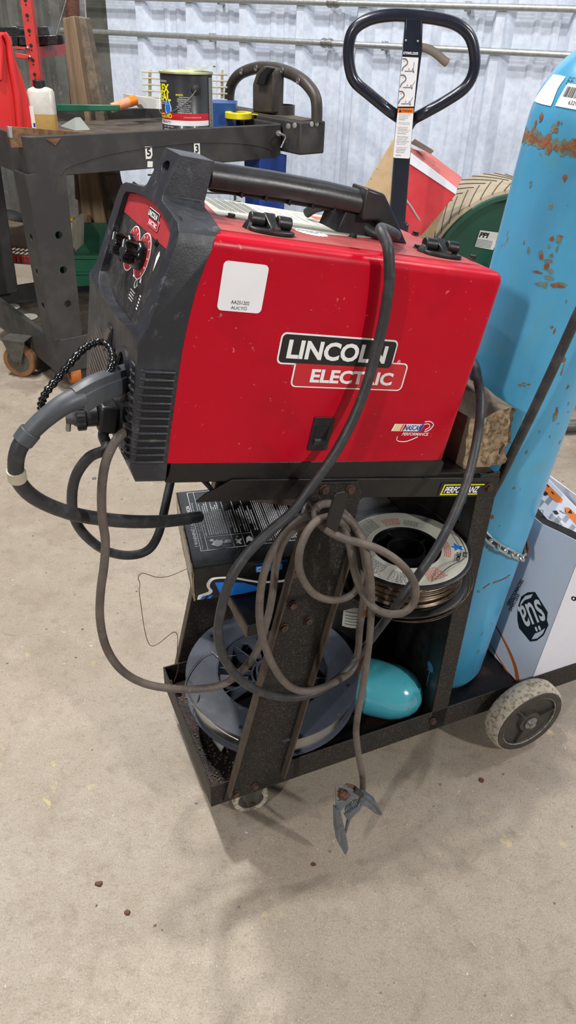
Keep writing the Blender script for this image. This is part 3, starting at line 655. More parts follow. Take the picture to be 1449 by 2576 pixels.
# ================================================================== GAS CYLINDER
TB = cart(.559, .149, .084); TA = (cart(.625, .111, 1.084)-cart(.559, .149, .084)).normalized()
TX = (-W - TA*(-W).dot(TA)).normalized()      # towards the camera side
TY = TA.cross(TX)
MT = mat4(TB, TX, TY, TA)
TR = .09
def tprof(z):
    z0 = .972
    if z <= z0: return TR
    t = min(1, (z-z0)/.088); return TR*math.sqrt(max(0, 1-t*t*.80))*(1-.06*t) if t < 1 else .04
gc = thing('gas_cylinder', TB, 'tall blue steel gas cylinder with rust ring, chained behind the welding cart', 'gas cylinder')
pr_ = [(.02, .012), (.055, .004), (.078, .0), (.086, .008), (TR, .022), (TR, .1), (TR, .4), (TR, .7), (TR, .93), (TR, .972)]
for k in range(1, 12): pr_.append((tprof(.972+.088*k/12), .972+.088*k/12))
pr_ += [(.036, 1.055), (.033, 1.062), (.0335, 1.072)]
MB().lathe(pr_, MT, 64).build('cylinder_body', 'tank_blue', gc, smooth=50)
MB().lathe([(.034, 1.064), (.043, 1.066), (.045, 1.072), (.045, 1.092), (.042, 1.098), (.034, 1.098)], MT, 40).build('neck_ring', 'tank_blue', gc, bev=.001)
MB().lathe([(.040, 1.096), (.041, 1.20), (.036, 1.225), (.018, 1.235), (.0005, 1.236)], MT, 32).build('valve_cap', 'tank_blue', gc)
def tsurf(px):      # ray against the leaning cylinder
    d = ray(px).normalized(); o = MT.inverted() @ CAM; dl = (MT.to_3x3().inverted() @ d)
    a = dl.x**2+dl.y**2; b = 2*(o.x*dl.x+o.y*dl.y); c = o.x**2+o.y**2-TR**2; D = b*b-4*a*c
    t = (-b-math.sqrt(max(D, 0)))/(2*a); P = o+dl*t; return math.atan2(P.y, P.x), P.z
def tsurf2(px):     # march to the true surface of revolution (also on the shoulder)
    d = ray(px).normalized(); o = MT.inverted() @ CAM; dl = (MT.to_3x3().inverted() @ d); t = .6; best = None
    while t < 2.2:
        P = o+dl*t; g = math.hypot(P.x, P.y)-tprof(P.z)
        if best is None or g < best[0]: best = (g, P.copy())
        if g <= 0: break
        t += .0008
    P = best[1]; return math.atan2(P.y, P.x), P.z
def twarp(a0, z0, e=.0006):
    def f(v):
        z = z0+v.y; r = tprof(z)+e; a = a0+v.x/TR; return Vector((r*cos(a), r*sin(a), z))
    return f
def tpatch(poly, e, name, m, par, nx=24, nz=14):   # poly in (angle, z); filled by a clipped grid
    bm = bmesh.new(); vs = [bm.verts.new((a*TR, z, 0)) for a, z in poly]; bm.faces.new(vs)
    x0 = min(p[0] for p in poly)*TR; x1 = max(p[0] for p in poly)*TR; y0 = min(p[1] for p in poly); y1 = max(p[1] for p in poly)
    for i in range(1, nx): bmesh.ops.bisect_plane(bm, geom=bm.verts[:]+bm.edges[:]+bm.faces[:], plane_co=(x0+(x1-x0)*i/nx, 0, 0), plane_no=(1, 0, 0))
    for i in range(1, nz): bmesh.ops.bisect_plane(bm, geom=bm.verts[:]+bm.edges[:]+bm.faces[:], plane_co=(0, y0+(y1-y0)*i/nz, 0), plane_no=(0, 1, 0))
    for v in bm.verts:
        a, z = v.co.x/TR, v.co.y; r = tprof(z)+e; v.co = MT @ Vector((r*cos(a), r*sin(a), z))
    me = bpy.data.meshes.new(name); bm.to_mesh(me); bm.free(); return link(name, me, m, par, smooth=60)
# rust ring at the shoulder and patches
def blob(a0, z0, ra, rz, seed, n=26):
    random.seed(seed); n = max(n, 14); return [(a0+ra*cos(2*pi*i/n)*random.uniform(.6, 1.15), z0+rz*sin(2*pi*i/n)*random.uniform(.55, 1.25)) for i in range(n)]
al, zl = tsurf((1330, 300)); ar, zr = tsurf((1449, 330))
sg = 1 if ar > al else -1
random.seed(3)
top = [(al-sg*.5+sg*.11*i, .955+random.uniform(.0, .010)) for i in range(26)]; bot = [(al-sg*.5+sg*.11*i, .940-random.uniform(.0, .014)) for i in range(26)]
tpatch([(al-sg*.5+sg*.055*i, .953+random.uniform(-.002, .006)) for i in range(50)]+[(al-sg*.5+sg*.055*i, .943-random.uniform(-.001, .009)) for i in range(49, -1, -1)], .00025, 'stain_ring', 'tank_stain', gc, 60, 2)
for k in range(26):
    aa = al+sg*(.02+.075*k+random.uniform(-.03, .03)); tpatch(blob(aa, .948+random.uniform(-.005, .004), random.uniform(.03, .09), random.uniform(.003, .008), 100+k, 14), .0004+.00001*k, 'rust_patch', 'tank_rust', gc, 4, 2)
    random.seed(300+k)
for px, ra, rz, sd in (((1352, 318), .16, .017, 5), ((1400, 325), .12, .012, 8), ((1395, 610), .09, .012, 2), ((1385, 660), .2, .014, 4), ((1382, 705), .26, .011, 11), ((1320, 965), .10, .006, 9), ((1400, 1040), .10, .016, 13), ((1410, 920), .08, .014, 15)):
    
    a, z = tsurf(px)
    for j in range(5):
        random.seed(sd*10+j); da, dz = random.uniform(-1, 1)*ra*.8, random.uniform(-1, 1)*rz*.8
        tpatch(blob(a+da, z+dz, ra*random.uniform(.15, .45), rz*random.uniform(.15, .45), sd*7+j, 16), .0004+.00002*j, 'rust_patch', 'tank_rust' if j % 2 else 'tank_stain', gc, 4, 3)
random.seed(77)
for k in range(60):
    px = (random.uniform(1180, 1449), random.uniform(420, 1690)); a, z = tsurf(px); sd_ = random.randint(0, 9999)
    if z < .95: tpatch(blob(a, z, random.uniform(.01, .05), random.uniform(.001, .005), sd_, 10), .0003, 'rust_fleck', 'tank_stain' if k % 3 else 'tank_rust', gc, 2, 2)
    random.seed(sd_)
for (pa, pb) in (((1240, 1466), (1283, 1446)), ((1215, 1480), (1232, 1468))):
    A_, B_ = tsurf(pa), tsurf(pb); tpatch([(A_[0], A_[1]-.0015), (B_[0], B_[1]-.002), (B_[0], B_[1]+.002), (A_[0], A_[1]+.0015)], .0005, 'rust_streak', 'tank_rust', gc, 6, 2)
tpatch([(i*2*pi/40, .012+(.004 if i % 3 else .011)) for i in range(41)]+[(i*2*pi/40, .002) for i in range(40, -1, -1)], .0006, 'foot_rust', 'tank_rust', gc, 50, 2) if 0 else None
# paper label, hand-stamped letters, bar code sticker
def tl(px): a, z = tsurf(px); return a, z
A0, Z0 = tsurf((1375, 262))
lab = tpatch([(A0-.30, .985), (A0+.34*1, .978), (A0+.34, 1.000), (A0+.46, 1.045), (A0+.40, 1.052), (A0-.42, 1.050)] if 0 else [tsurf2(p) for p in ((1345, 254), (1364, 262), (1387, 267), (1393, 255), (1405, 222), (1425, 193), (1410, 189), (1393, 187), (1372, 214), (1356, 236))], .0008, 'paper_label', 'white_label', gc)
mb = MB()
AE_, ZE_ = tsurf2((1447, 206)); AB_, ZB_ = tsurf2((1449, 243))
ds = 1 if sg > 0 else -1
text('EE 12', MT, 'black_ink', gc, .012, 'stamped_letters', 0, lambda v: twarp(AE_, ZE_, .0008)(Vector((v.x*ds, v.y, 0))), bold=-.02)
st_ = tpatch([(AB_-sg*.26, ZB_-.013), (AB_+sg*.30, ZB_-.013), (AB_+sg*.30, ZB_+.012), (AB_-sg*.23, ZB_+.012)], .0008, 'barcode_sticker', 'white_label', gc)
random.seed(21); x = -.018
while x < .022:
    w = random.choice((.0004, .0008)); mbb = [(AB_+sg*x/TR, ZB_-.002), (AB_+sg*(x+w)/TR, ZB_-.002), (AB_+sg*(x+w)/TR, ZB_+.009), (AB_+sg*x/TR, ZB_+.009)]
    tpatch(mbb, .0012, 'barcode_bar', 'black_ink', st_, 1, 2); x += w+random.choice((.0005, .0009))
text('6329', MT, 'black_ink', st_, .006, 'barcode_digits', 0, lambda v: twarp(AB_, ZB_-.007, .0012)(Vector((v.x*ds, v.y, 0))))
# strap / hose running down beside the cylinder
hp = [MT @ Vector((.052, -.01*sg, 1.09)), MT @ Vector((.105, .02*sg, 1.05)), cv((1530, 560), -.04), cv((1480, 730), -.025), cv((1449, 800), -.02), cv((1400, 908), -.012), cv((1350, 1015), -.004), cv((1300, 1118), .012), cv((1262, 1195), .03), cv((1240, 1235), .05), cv((1225, 1262), .09)]
hs = MB().tube(catmull(hp, 8), .0068, 12).build('rubber_hose', 'cable_black', None); tag(hs, 'black rubber hose running diagonally in front of the blue gas cylinder', 'hose')
# chain round the cylinder
ch = thing('safety_chain', cart(.6, .05, .46), 'rusty steel link chain holding the blue cylinder, wire twisted at its end', 'chain')
cp = [(1196, 1318), (1215, 1335), (1236, 1358), (1262, 1376), (1290, 1392), (1312, 1400)]
pts = []
for px in cp:
    a, z = tsurf(px); pts.append(MT @ Vector(((TR+.006)*cos(a), (TR+.006)*sin(a), z)))
a, z = tsurf((1316, 1398)); pts.append(MT @ Vector(((TR+.006)*cos(a+sg*.35), (TR+.006)*sin(a+sg*.35), z+.010))); 
pts.append(MT @ Vector(((TR+.007)*cos(a+sg*.8), (TR+.007)*sin(a+sg*.8), z+.028)))
cc = catmull(pts, 24)
def chain(cc, par, m, pitch=.0185, L=.014, wd=.0082, r=.0021):
    acc = 0; i = 1; k = 0; last = cc[0]
    while i < len(cc):
        acc += (cc[i]-cc[i-1]).length
        if acc >= pitch:
            d = (cc[i]-last).normalized(); c = (cc[i]+last)/2; nrm = (c-(TB+TA*((c-TB).dot(TA)))).normalized(); sd = d.cross(nrm).normalized(); nrm = sd.cross(d)
            s = (sd if k % 2 == 0 else (sd+nrm).normalized()*1.0)
            q = [c+d*(L*.5*(1 if cos(t) > 0 else -1)+wd*.62*cos(t))+s*wd*.62*sin(t) for t in [2*pi*(j+.5)/16 for j in range(16)]]
            MB().tube(q, r, 6, True).build('chain_link', m if k < 9 else 'copper_rust', par); k += 1; acc = 0; last = cc[i]
        i += 1
chain(cc, ch, 'galvanised')
e = pts[-1]
MB().tube(catmull([e, e+U*.012+Z*.004, e+U*.03+Z*.006, e+U*.046+Z*.010, e+U*.048-Z*.000, e+U*.026-Z*.006, e-Z*.004], 5), .0005, 5).build('twisted_wire', 'copper_rust', ch)
c2 = [cv((1187, 1290), .04), cv((1183, 1306), .05), cv((1172, 1318), .06), cv((1160, 1328), .07), cv((1150, 1336), .09)]
ch2 = thing('hanging_chain', cart(.43, .05, .5), 'short piece of steel chain hanging from the keyhole slot inside the cart', 'chain')
chain(catmull(c2, 16), ch2, 'galvanised', pitch=.012, L=.009, wd=.0055, r=.0014)

# ================================================================== LOOSE THINGS ON THE CART
# wood block on the shelf behind the machine
bl = raw(MB().box((0, 0, 0), (.082, .235, .088)))
bm = bmesh.new(); bm.from_mesh(bl.data); bmesh.ops.subdivide_edges(bm, edges=bm.edges, cuts=9, use_grid_fill=True)
random.seed(5)
for v in bm.verts:
    y = v.co.y; n = math.sin(v.co.x*160+v.co.z*40)*.002+math.sin(v.co.z*210)*.0018
    v.co += Vector((random.uniform(-.0012, .0012), random.uniform(-.001, .001)+n*(1 if abs(y) > .11 else 0), random.uniform(-.0014, .0014)))
    if v.co.x > .03: v.co.x -= .012*max(0, -v.co.z*11)*abs(math.sin(v.co.z*90))+.004*abs(math.sin(v.co.z*70))
    if v.co.z > .03: v.co.z += .004*math.sin(v.co.x*80)-.003*math.sin(v.co.y*50)
mb_ = Matrix.Translation(cart(.462, .136, .665)) @ Matrix.Rotation(YW, 4, 'Z') @ Matrix.Rotation(radians(3), 4, 'Z')
me = bpy.data.meshes.new('wood_block'); bm.to_mesh(me); bm.free(); bpy.data.objects.remove(bl); me.transform(mb_)
wb = link('wood_block', me, 'wood_weathered', None, smooth=30); wb.data.materials.append(MATS['wood_endgrain'])
for p in wb.data.polygons:
    if abs(p.normal.dot(W)) > .75: p.material_index = 1
tag(wb, 'weathered timber block with rough end grain, on the shelf behind the red machine', 'wood block')
# black carton of wire on the middle shelf
BO = cart(.045, .080, .4515); ba = radians(24.6-9.5); BX = Vector((cos(ba), sin(ba), 0)); BY = Vector((-sin(ba), cos(ba), 0)); MB_ = mat4(BO, BX, BY, Z)
bx = thing('wire_carton', MB_ @ Vector((.1, .1, 0)), 'worn black carton with white warning print and blue graphic, under the machine shelf', 'box')
BL, BW, BH = .205, .205, .058
MB().box((BL/2, BW/2, BH/2), (BL, BW, BH), MB_).build('carton_body', 'carton_black', bx, bev=.002)
random.seed(2); mb = MB()
pe = [Vector((-.0008, BW*i/24, BH+random.uniform(-.003, .0005))) for i in range(25)]
mb.tube([MB_ @ p for p in pe], .0012, 5).tube([MB_ @ Vector((-.0008+random.uniform(-.0005, .0008), -.0005, BH*i/10)) for i in range(11)], .0014, 5).tube([MB_ @ Vector((-.0008, BW*i/20, random.uniform(0, .002))) for i in range(21)], .001, 5)
mb.build('worn_edge', 'carton_edge', bx)
MB().box((-.0006, BW*.5, BH*.5), (.001, BW*.9, BH*.75), MB_).build('side_flap', 'carton_black', bx)
# top print: rows run across the box; text x -> +y
Mt = MB_ @ mat4(Vector((0, 0, BH+.0004)), Vector((0, 1, 0)), Vector((-1, 0, 0)), Z)
def tt(s, x, y, size, fit=None, m='white_ink', **k): return text(s, Mt @ Matrix.Translation((y, -x, 0)), m, bx, size, th=0, fit=fit, **k)
mb = MB()
for x in (.017, .193): mb.box((x, .118, BH+.0004), (.0009, .160, .0002), MB_)
for y in (.038, .198): mb.box((.105, y, BH+.0004), (.177, .0009, .0002), MB_)
mb.box((.027, .118, BH+.0004), (.0007, .160, .0002), MB_)
for x in (.066, .082, .097, .113, .126, .150, .172): mb.box((x, .118, BH+.0004), (.0007, .160, .0002), MB_)
mb.box((.062, .070, BH+.0004), (.070, .0007, .0002), MB_)
mb.build('print_rules', 'white_ink', bx, smooth=0)
tt('▲WARNING ▲ADVERTENCIA'.replace('▲', '! '), .0125, .105, .007, (.110, .0055), bold=.03)
tt('Protect yourself and others. Read and understand this warning.', .0205, .105, .004, (.125, .003))
tt('Do not remove this warning', .0245, .115, .004, (.055, .0028))
tt('FUMES AND GASES CAN BE HAZARDOUS to your health', .0305, .118, .004, (.090, .0028), bold=.02)
tt('ELECTRIC SHOCK can kill', .0695, .112, .004, (.045, .0028), bold=.02)
tt('ARC RAYS can injure eyes', .0855, .112, .004, (.045, .0028), bold=.02)
tt('READ AND OBSERVE', .1005, .112, .004, (.036, .0028), bold=.02)
random.seed(9); mb = MB()
def rowat(x, y0, y1):
    y = y0
    while y < y1:
        w = random.uniform(.002, .006); mb.box((x, y+w/2, BH+.0005), (.0015, w, .0002), MB_); y += w+.0012
for x in [.035+.0033*i for i in range(9)]: rowat(x, .075, random.uniform(.13, .185))
for x in [.0735, .077, .0895, .093, .1045, .108]: rowat(x, .075, random.uniform(.12, .15))
for x in [.1165+.003*i for i in range(3)]+[.130+.003*i for i in range(6)]+[.154+.003*i for i in range(5)]: rowat(x, .044, .190)
mb.build('print_lines', 'white_ink', bx, smooth=0)
# pictograms: fumes, machine, falling figure, helmet
mb = MB()
def ic(poly): mb.prism(poly, 0, .0002, MB_ @ Matrix.Translation((0, 0, BH+.0004)))
ic([(.034, .050), (.038, .058), (.044, .062), (.046, .058), (.050, .060), (.052, .054), (.048, .046), (.042, .044)]); ic(circ(.0030, 12, .036, .061)); ic([(.052, .052), (.056, .058), (.064, .058), (.064, .050), (.058, .049)])
ic([(.070, .046), (.072, .052), (.069, .056), (.072, .060), (.075, .055), (.079, .058), (.080, .055), (.076, .050), (.078, .045), (.075, .044), (.073, .048)]); ic(circ(.002, 10, .074, .0635)); ic([(.085, .045), (.087, .058), (.092, .062), (.096, .055), (.095, .046), (.090, .050)])
mb.build('pictograms', 'white_ink', bx, smooth=0)
# near side: blue graphic with white outline, three blue squares
Mf = MB_ @ mat4(Vector((0, -.0005, 0)), Vector((1, 0, 0)), Z, Vector((0, -1, 0)))
smo = lambda L: [(v.x, v.y) for v in catmull([Vector((a, b, 0)) for a, b in L], 5)]
plate(smo([(.004, .001), (.006, .009), (.016, .012), (.021, .015), (.018, .024), (.020, .032), (.028, .038), (.055, .035), (.080, .026), (.100, .020), (.135, .018), (.150, .030), (.175, .036), (.190, .030), (.190, .001)]), .0003, Mf, 'graphic_outline', 'white_ink', bx, smooth=0)
plate(smo([(.010, .001), (.012, .006), (.022, .008), (.0265, .014), (.0225, .024), (.030, .0345), (.055, .0315), (.080, .0225), (.100, .0165), (.138, .014), (.152, .025), (.172, .032), (.184, .027), (.184, .001)]), .0003, Mf @ Matrix.Translation((0, 0, .0003)), 'graphic_ground', 'black_ink', bx, smooth=0)
plate([(.030, .029), (.050, .027), (.072, .022), (.092, .012), (.097, .006), (.070, .002), (.045, .001), (.036, .010)], .0003, Mf @ Matrix.Translation((0, 0, .0006)), 'blue_graphic', 'blue_ink', bx, smooth=0)
mb = MB()
for x in (.012, .022): mb.prism([(x-.004, .001), (x-.001, .006), (x+.005, .007), (x+.001, .001)], 0, .0003, Mf @ Matrix.Translation((0, 0, .0006)))
mb.build('blue_graphic', 'blue_ink', bx, smooth=0)
for i, x in enumerate((.095, .109, .123)):
    s = plate(rrect(.011, .011, .0012, cx=x, cy=.043), .0003, Mf, 'icon_square', 'blue_ink', bx, smooth=0)
    if i == 0: MB().torus(.0024, .0005, Mf @ Matrix.Translation((x, .043, .0004)), 16, 5).tube([Mf @ Vector((x+a, .043+b, .0004)) for a, b in rrect(.0075, .0075, .0015, 3)], .0004, 5, True).build('icon_camera', 'white_ink', s)
    elif i == 2: text('f', Mf @ Matrix.Translation((x, .043, .0002)), 'white_ink', s, .010, bold=.04)
text('BLUE DEMON WELDING PRODUCTS', Mf @ Matrix.Translation((.112, .0525, 0)), 'blue_ink', bx, .004, fit=(.048, .0028))
# scrap of black board on the carton
o = MB().hull([MB_ @ Vector(p) for p in ((.120, .150, BH+.001), (.190, .120, BH+.001), (.200, .150, BH+.001), (.130, .185, BH+.001))], [MB_ @ Vector(p) for p in ((.122, .152, BH+.010), (.188, .124, BH+.014), (.198, .150, BH+.014), (.132, .182, BH+.010))]).build('scrap_wood', 'wood_plank_dark', None, bev=.001)
tag(o, 'small dark splintered wood scrap lying on the black carton', 'wood scrap')
# upper spool
def spool(M, R, rb, rc, h, flm, wirem, nm, label, fl_t=.004, spokes=5, wireR=None):
    t = thing(nm, M.translation, label, 'spool')
    wireR = wireR or R*.86
    for z0 in (0, h-fl_t):
        m2 = MB().lathe([(rb, z0), (R-.003, z0), (R, z0+.001), (R, z0+fl_t-.001), (R-.003, z0+fl_t), (rb, z0+fl_t)], M, 72, cap=False)
        m2.lathe([(rb, z0+fl_t), (rb, z0)], M, 72, cap=False).build('flange', flm, t)
    MB().lathe([(rb, fl_t), (rb, h-fl_t)], M, 48, cap=False).lathe([(rb-.002, h-fl_t), (rb-.002, fl_t)], M, 48, cap=False).lathe([(rb-.002, h-.001), (rb, h-.001)], M, 48, cap=False).build('barrel', flm, t)
    MB().lathe([(rc, .0), (rc, h-.002), (rc+.003, h-.002), (rc+.003, 0)], M, 40, cap=False).lathe([(rc, h-.006), (rc, .002)], M, 40, cap=False).build('hub_tube', flm, t)
    for k in range(spokes):
        a = 2*pi*k/spokes+.35; MB().box(((rb+rc)/2, 0, h*.48), (rb-rc, .0022, h*.8), M @ Matrix.Rotation(a, 4, 'Z')).build('spoke', flm, t)
    if flm == 'spool_black':
        MB().lathe([(rb, h*.22), (.0005, h*.22)], M, 40, cap=False).build('web', 'black_deep', t)
    return t
MS1 = Matrix.Translation(cart(.356, .021, .4515)) @ Matrix.Rotation(YW, 4, 'Z')
s1 = spool(MS1, .0965, .050, .026, .055, 'spool_black', 'copper_wire', 'wire_spool', 'small black spool of bronze welding wire with printed white label, on the middle shelf')
mb = MB().lathe([(.0515, .005), (.082, .0055), (.084, .012), (.083, .025), (.084, .040), (.081, .0495), (.0515, .050)], MS1, 64, cap=False); mb.build('wire_winding', 'copper_wire', s1)
random.seed(4); mb = MB()
for k in range(34):
    r = .0845+random.uniform(-.002, .004); z = random.uniform(.007, .049); ph = random.random()*6; tl_ = random.uniform(-.004, .004)
    mb.tube([MS1 @ Vector((r*cos(a), r*sin(a), min(.050, max(.006, z+tl_*sin(a+ph))))) for a in [2*pi*i/40 for i in range(40)]], .0006, 4, True)
mb.build('loose_turns', 'copper_wire', s1)
mb = MB()
for k in range(3):
    mb.tube([MS1 @ Vector(((.097+.004*k)*cos(a), (.097+.003*k)*sin(a), -.001+.004*k+.006*sin(a*1+k))) for a in [-2.9+2.6*i/30 for i in range(31)]], .0007, 5)
mb.tube(catmull([MS1 @ Vector(p) for p in ((-.09, .03, .062), (-.03, .10, .085), (.04, .10, .08), (.085, .03, .062), (.07, -.05, .060), (.02, -.075, .064), (-.04, -.09, .045), (-.07, -.07, .03))], 10), .0007, 5)
mb.build('loose_wire', 'copper_wire', s1)
zl_ = .0553
lb = MB()
lb.lathe([(.0515, zl_), (.0905, zl_), (.0905, zl_+.0003), (.0515, zl_+.0003)], MS1, 72, cap=False); lbo = lb.build('spool_label', 'paper_aged', s1, smooth=0)
mb = MB(); mr_ = MB()
def arcseg(mbx, r, a0, a1, w=.0012):
    n = max(2, int(abs(a1-a0)/.06)); ia = [MS1 @ Vector((r*cos(a0+(a1-a0)*i/n), r*sin(a0+(a1-a0)*i/n), zl_+.0005)) for i in range(n+1)]; oa = [MS1 @ Vector(((r+w)*cos(a0+(a1-a0)*i/n), (r+w)*sin(a0+(a1-a0)*i/n), zl_+.0005)) for i in range(n+1)]
    mbx.add(ia+oa, [(i, i+1, n+1+i+1, n+1+i) for i in range(n)])
random.seed(8)
for (a0, a1, r0, r1, bb) in ((1.75, 2.75, .060, .088, mb), (1.2, 1.6, .058, .074, mr_), (2.95, 3.7, .060, .086, mb), (3.85, 4.35, .064, .088, mb), (4.55, 4.95, .058, .082, mr_), (5.5, 6.15, .056, .066, mr_), (.75, 1.1, .056, .070, mb)):
    r = r0
    while r < r1:
        a = a0
        while a < a1:
            w = random.uniform(.02, .07); arcseg(bb, r, a, min(a+w, a1)); a += w+.02
        r += .0026
mb.build('label_print', 'grey_ink', lbo, smooth=0); mr_.build('label_print', 'red_ink', lbo, smooth=0)
Mx = MS1 @ Matrix.Rotation(radians(-52), 4, 'Z') @ Matrix.Translation((.078, 0, zl_+.0004)) if 0 else MS1
def onlab(px): return MS1.inverted() @ pl(px, MS1 @ Vector((0, 0, zl_)), MS1.to_3x3() @ Z)
p1, p2 = onlab((1167, 1385)), onlab((1163, 1412)); dx = Vector((p2.x-p1.x, p2.y-p1.y, 0)).normalized()
c = onlab((1163, 1397)); Ml = MS1 @ mat4(Vector((c.x, c.y, zl_+.0004)), dx, Z.cross(dx), Z)
text('BLUE', Ml @ Matrix.Translation((-.002, .004, 0)), 'black_ink', lbo, .008, fit=(.013, .0065), bold=.02)
c = onlab((1153, 1402)); Ml = MS1 @ mat4(Vector((c.x, c.y, zl_+.0004)), dx, Z.cross(dx), Z)
text('DEMON', Ml, 'black_ink', lbo, .008, fit=(.022, .0065), bold=.02)
c = onlab((1144, 1404)); Ml = MS1 @ mat4(Vector((c.x, c.y, zl_+.0004)), dx, Z.cross(dx), Z)
text('WELDING PRODUCTS', Ml, 'black_ink', lbo, .003, fit=(.022, .0018))
c = onlab((1150, 1377)); Ml = MS1 @ mat4(Vector((c.x, c.y, zl_+.0004)), dx, Z.cross(dx), Z)
plate([(-.009, -.006), (-.004, .001), (-.006, .008), (.0, .006), (.005, .010), (.004, .002), (.010, -.002), (.004, -.004), (.002, -.010), (-.002, -.004)], .0002, Ml, 'blue_emblem', 'blue_ink', lbo, smooth=0)
# big spool leaning in the tray
SB = Matrix.Translation(cart(.1976, .1432, .1532)) @ Matrix.Rotation(YW, 4, 'Z') @ Matrix.Rotation(radians(2.4), 4, 'X') @ Matrix.Rotation(radians(-.7), 4, 'Y')
s2 = spool(SB, .152, .098, .026, .046, 'spool_grey', 'steel_wire', 'large_wire_spool', 'large blue-grey plastic spool of silver wire lying in the cart tray', fl_t=.004, spokes=0)
MB().lathe([(.100, .005), (.1465, .005), (.1475, .023), (.1465, .041), (.100, .041)], SB, 96, cap=False).build('wire_winding', 'steel_wire', s2)
MB().lathe([(.0005, -.001), (.098, -.001), (.098, -.066), (.0005, -.066)], SB, 48).build('lower_hub', 'spool_black', s2)
hubz = .035
mb = MB()
for k in range(10):
    a = 2*pi*k/10+.12
    mb.box((.066, 0, .020), (.064, .0028, .030), SB @ Matrix.Rotation(a, 4, 'Z'))
mb.build('spokes', 'spool_grey', s2, bev=.0006)
for k in range(5):
    a = 2*pi*k/5+.12
    Mq = SB @ Matrix.Rotation(a, 4, 'Z')
    q = [(.040, .010), (.094, .012), (.092, .034), (.086, .046), (.082, .030), (.05, .018), (.044, .024)]
    MB().prism(q, .026, .031, Mq).build('web', 'spool_grey', s2, bev=.0008)
MB().lathe([(.034, .002), (.034, .034), (.037, .034), (.037, .002)], SB, 40, cap=False).build('hub_ring', 'spool_grey', s2)
MB().lathe([(.001, .003), (.097, .003)], SB, 40, cap=False).build('hub_floor', 'black_deep', s2)
for a in (-2.35, 2.15, -.65): MB().cyl(SB @ Vector((.136*cos(a), .136*sin(a), .0455)), SB @ Vector((.136*cos(a), .136*sin(a), .0464)), .003, 12).build('flange_hole', 'black_deep', s2)
cw = thing('loose_steel_wire', cart(.08, .1, .15), 'thin bright wire end curling over the left rim of the large grey spool', 'wire')
wp = [(690, 1848), (640, 1838), (560, 1805), (510, 1765), (480, 1735), (465, 1710), (468, 1690), (488, 1676), (502, 1682), (494, 1765-65)]
def spl(px, h=.050): return pl(px, SB @ Vector((0, 0, h)), SB.to_3x3() @ Z)
MB().tube(catmull([spl(p, .049) for p in [(600, 1862), (560, 1840), (520, 1806), (490, 1778), (472, 1752), (470, 1738), (482, 1732), (498, 1740), (500, 1752), (495, 1764)]], 8), .0008, 6).build('wire_strand', 'steel', cw)
MB().tube(catmull([spl(p, .050) for p in [(483, 1774), (468, 1745), (466, 1720), (478, 1690), (505, 1655), (530, 1641), (537, 1642), (548, 1652), (570, 1651), (592, 1649)]], 8), .0008, 6).build('wire_strand', 'steel', cw)
w3 = MB().tube(catmull([cv(p, .28) for p in [(475, 1428), (430, 1448), (395, 1452), (360, 1442), (348, 1452), (352, 1470)]]+[cart(.0, .26, .33), cart(.008, .255, .22)]+[cv(p, .2) for p in [(440, 1590), (446, 1640), (448, 1680), (438, 1715)]], 8), .0006, 5).build('stray_wire', 'copper_rust', None)
tag(w3, 'single thin stray wire dangling from the carton down to the tray corner', 'wire')
# turquoise cap lying in the tray
CA = (cart(.78, -.62, 0)-cart(0, 0, 0)).normalized(); CO = cart(.355, .104, .136); Mc = fr(CO, CA.orthogonal(), CA.cross(CA.orthogonal()))
cp_ = thing('cylinder_cap', cart(.42, .09, .085), 'turquoise steel cylinder cap with rusty rim, lying in the tray beside the large spool', 'cap')
MB().lathe([(.044, -.01), (.050, -.01), (.0515, 0), (.0515, .055), (.0505, .068), (.046, .085), (.038, .100), (.026, .112), (.012, .118), (.0005, .119)], Mc, 48).build('cap_shell', 'turquoise', cp_)
MB().lathe([(.0510, -.011), (.0530, -.010), (.0530, .001), (.0518, .003), (.0510, -.009)], Mc, 40, cap=False).build('cap_rim', 'copper_rust', cp_)
# dark bottle with a printed label behind
bb = thing('dark_bottle', cart(.385, .225, .085), 'dark bottle with white and orange label, behind the large spool', 'bottle')
Mq = Matrix.Translation(cart(.395, .215, .0845)) @ Matrix.Rotation(YW, 4, 'Z')
MB().lathe([(.0001, 0), (.045, 0), (.047, .004), (.047, .19), (.04, .21), (.018, .222), (.018, .24), (.0001, .24)], Mq, 32).build('bottle_body', 'black_plastic', bb)
def cylpatch(Mq, R, a0, a1, z0, z1, name, m, par, e=.0006, n=16):
    mb = MB(); V0 = [Mq @ Vector(((R+e)*cos(a0+(a1-a0)*i/n), (R+e)*sin(a0+(a1-a0)*i/n), z0)) for i in range(n+1)]; V1 = [Mq @ Vector(((R+e)*cos(a0+(a1-a0)*i/n), (R+e)*sin(a0+(a1-a0)*i/n), z1)) for i in range(n+1)]
    mb.add(V0+V1, [(i, i+1, n+1+i+1, n+1+i) for i in range(n)]); return mb.build(name, m, par)
l_ = cylpatch(Mq, .047, -2.5, -1.7, .125, .175, 'bottle_label', 'paper_aged', bb); cylpatch(Mq, .047, -1.7, -1.35, .15, .18, 'orange_band', 'orange_dark', l_, .0012)
for z in (.132, .139, .146, .153, .162): cylpatch(Mq, .047, -2.4, -1.8, z, z+.002, 'label_line', 'grey_ink', l_, .0011)
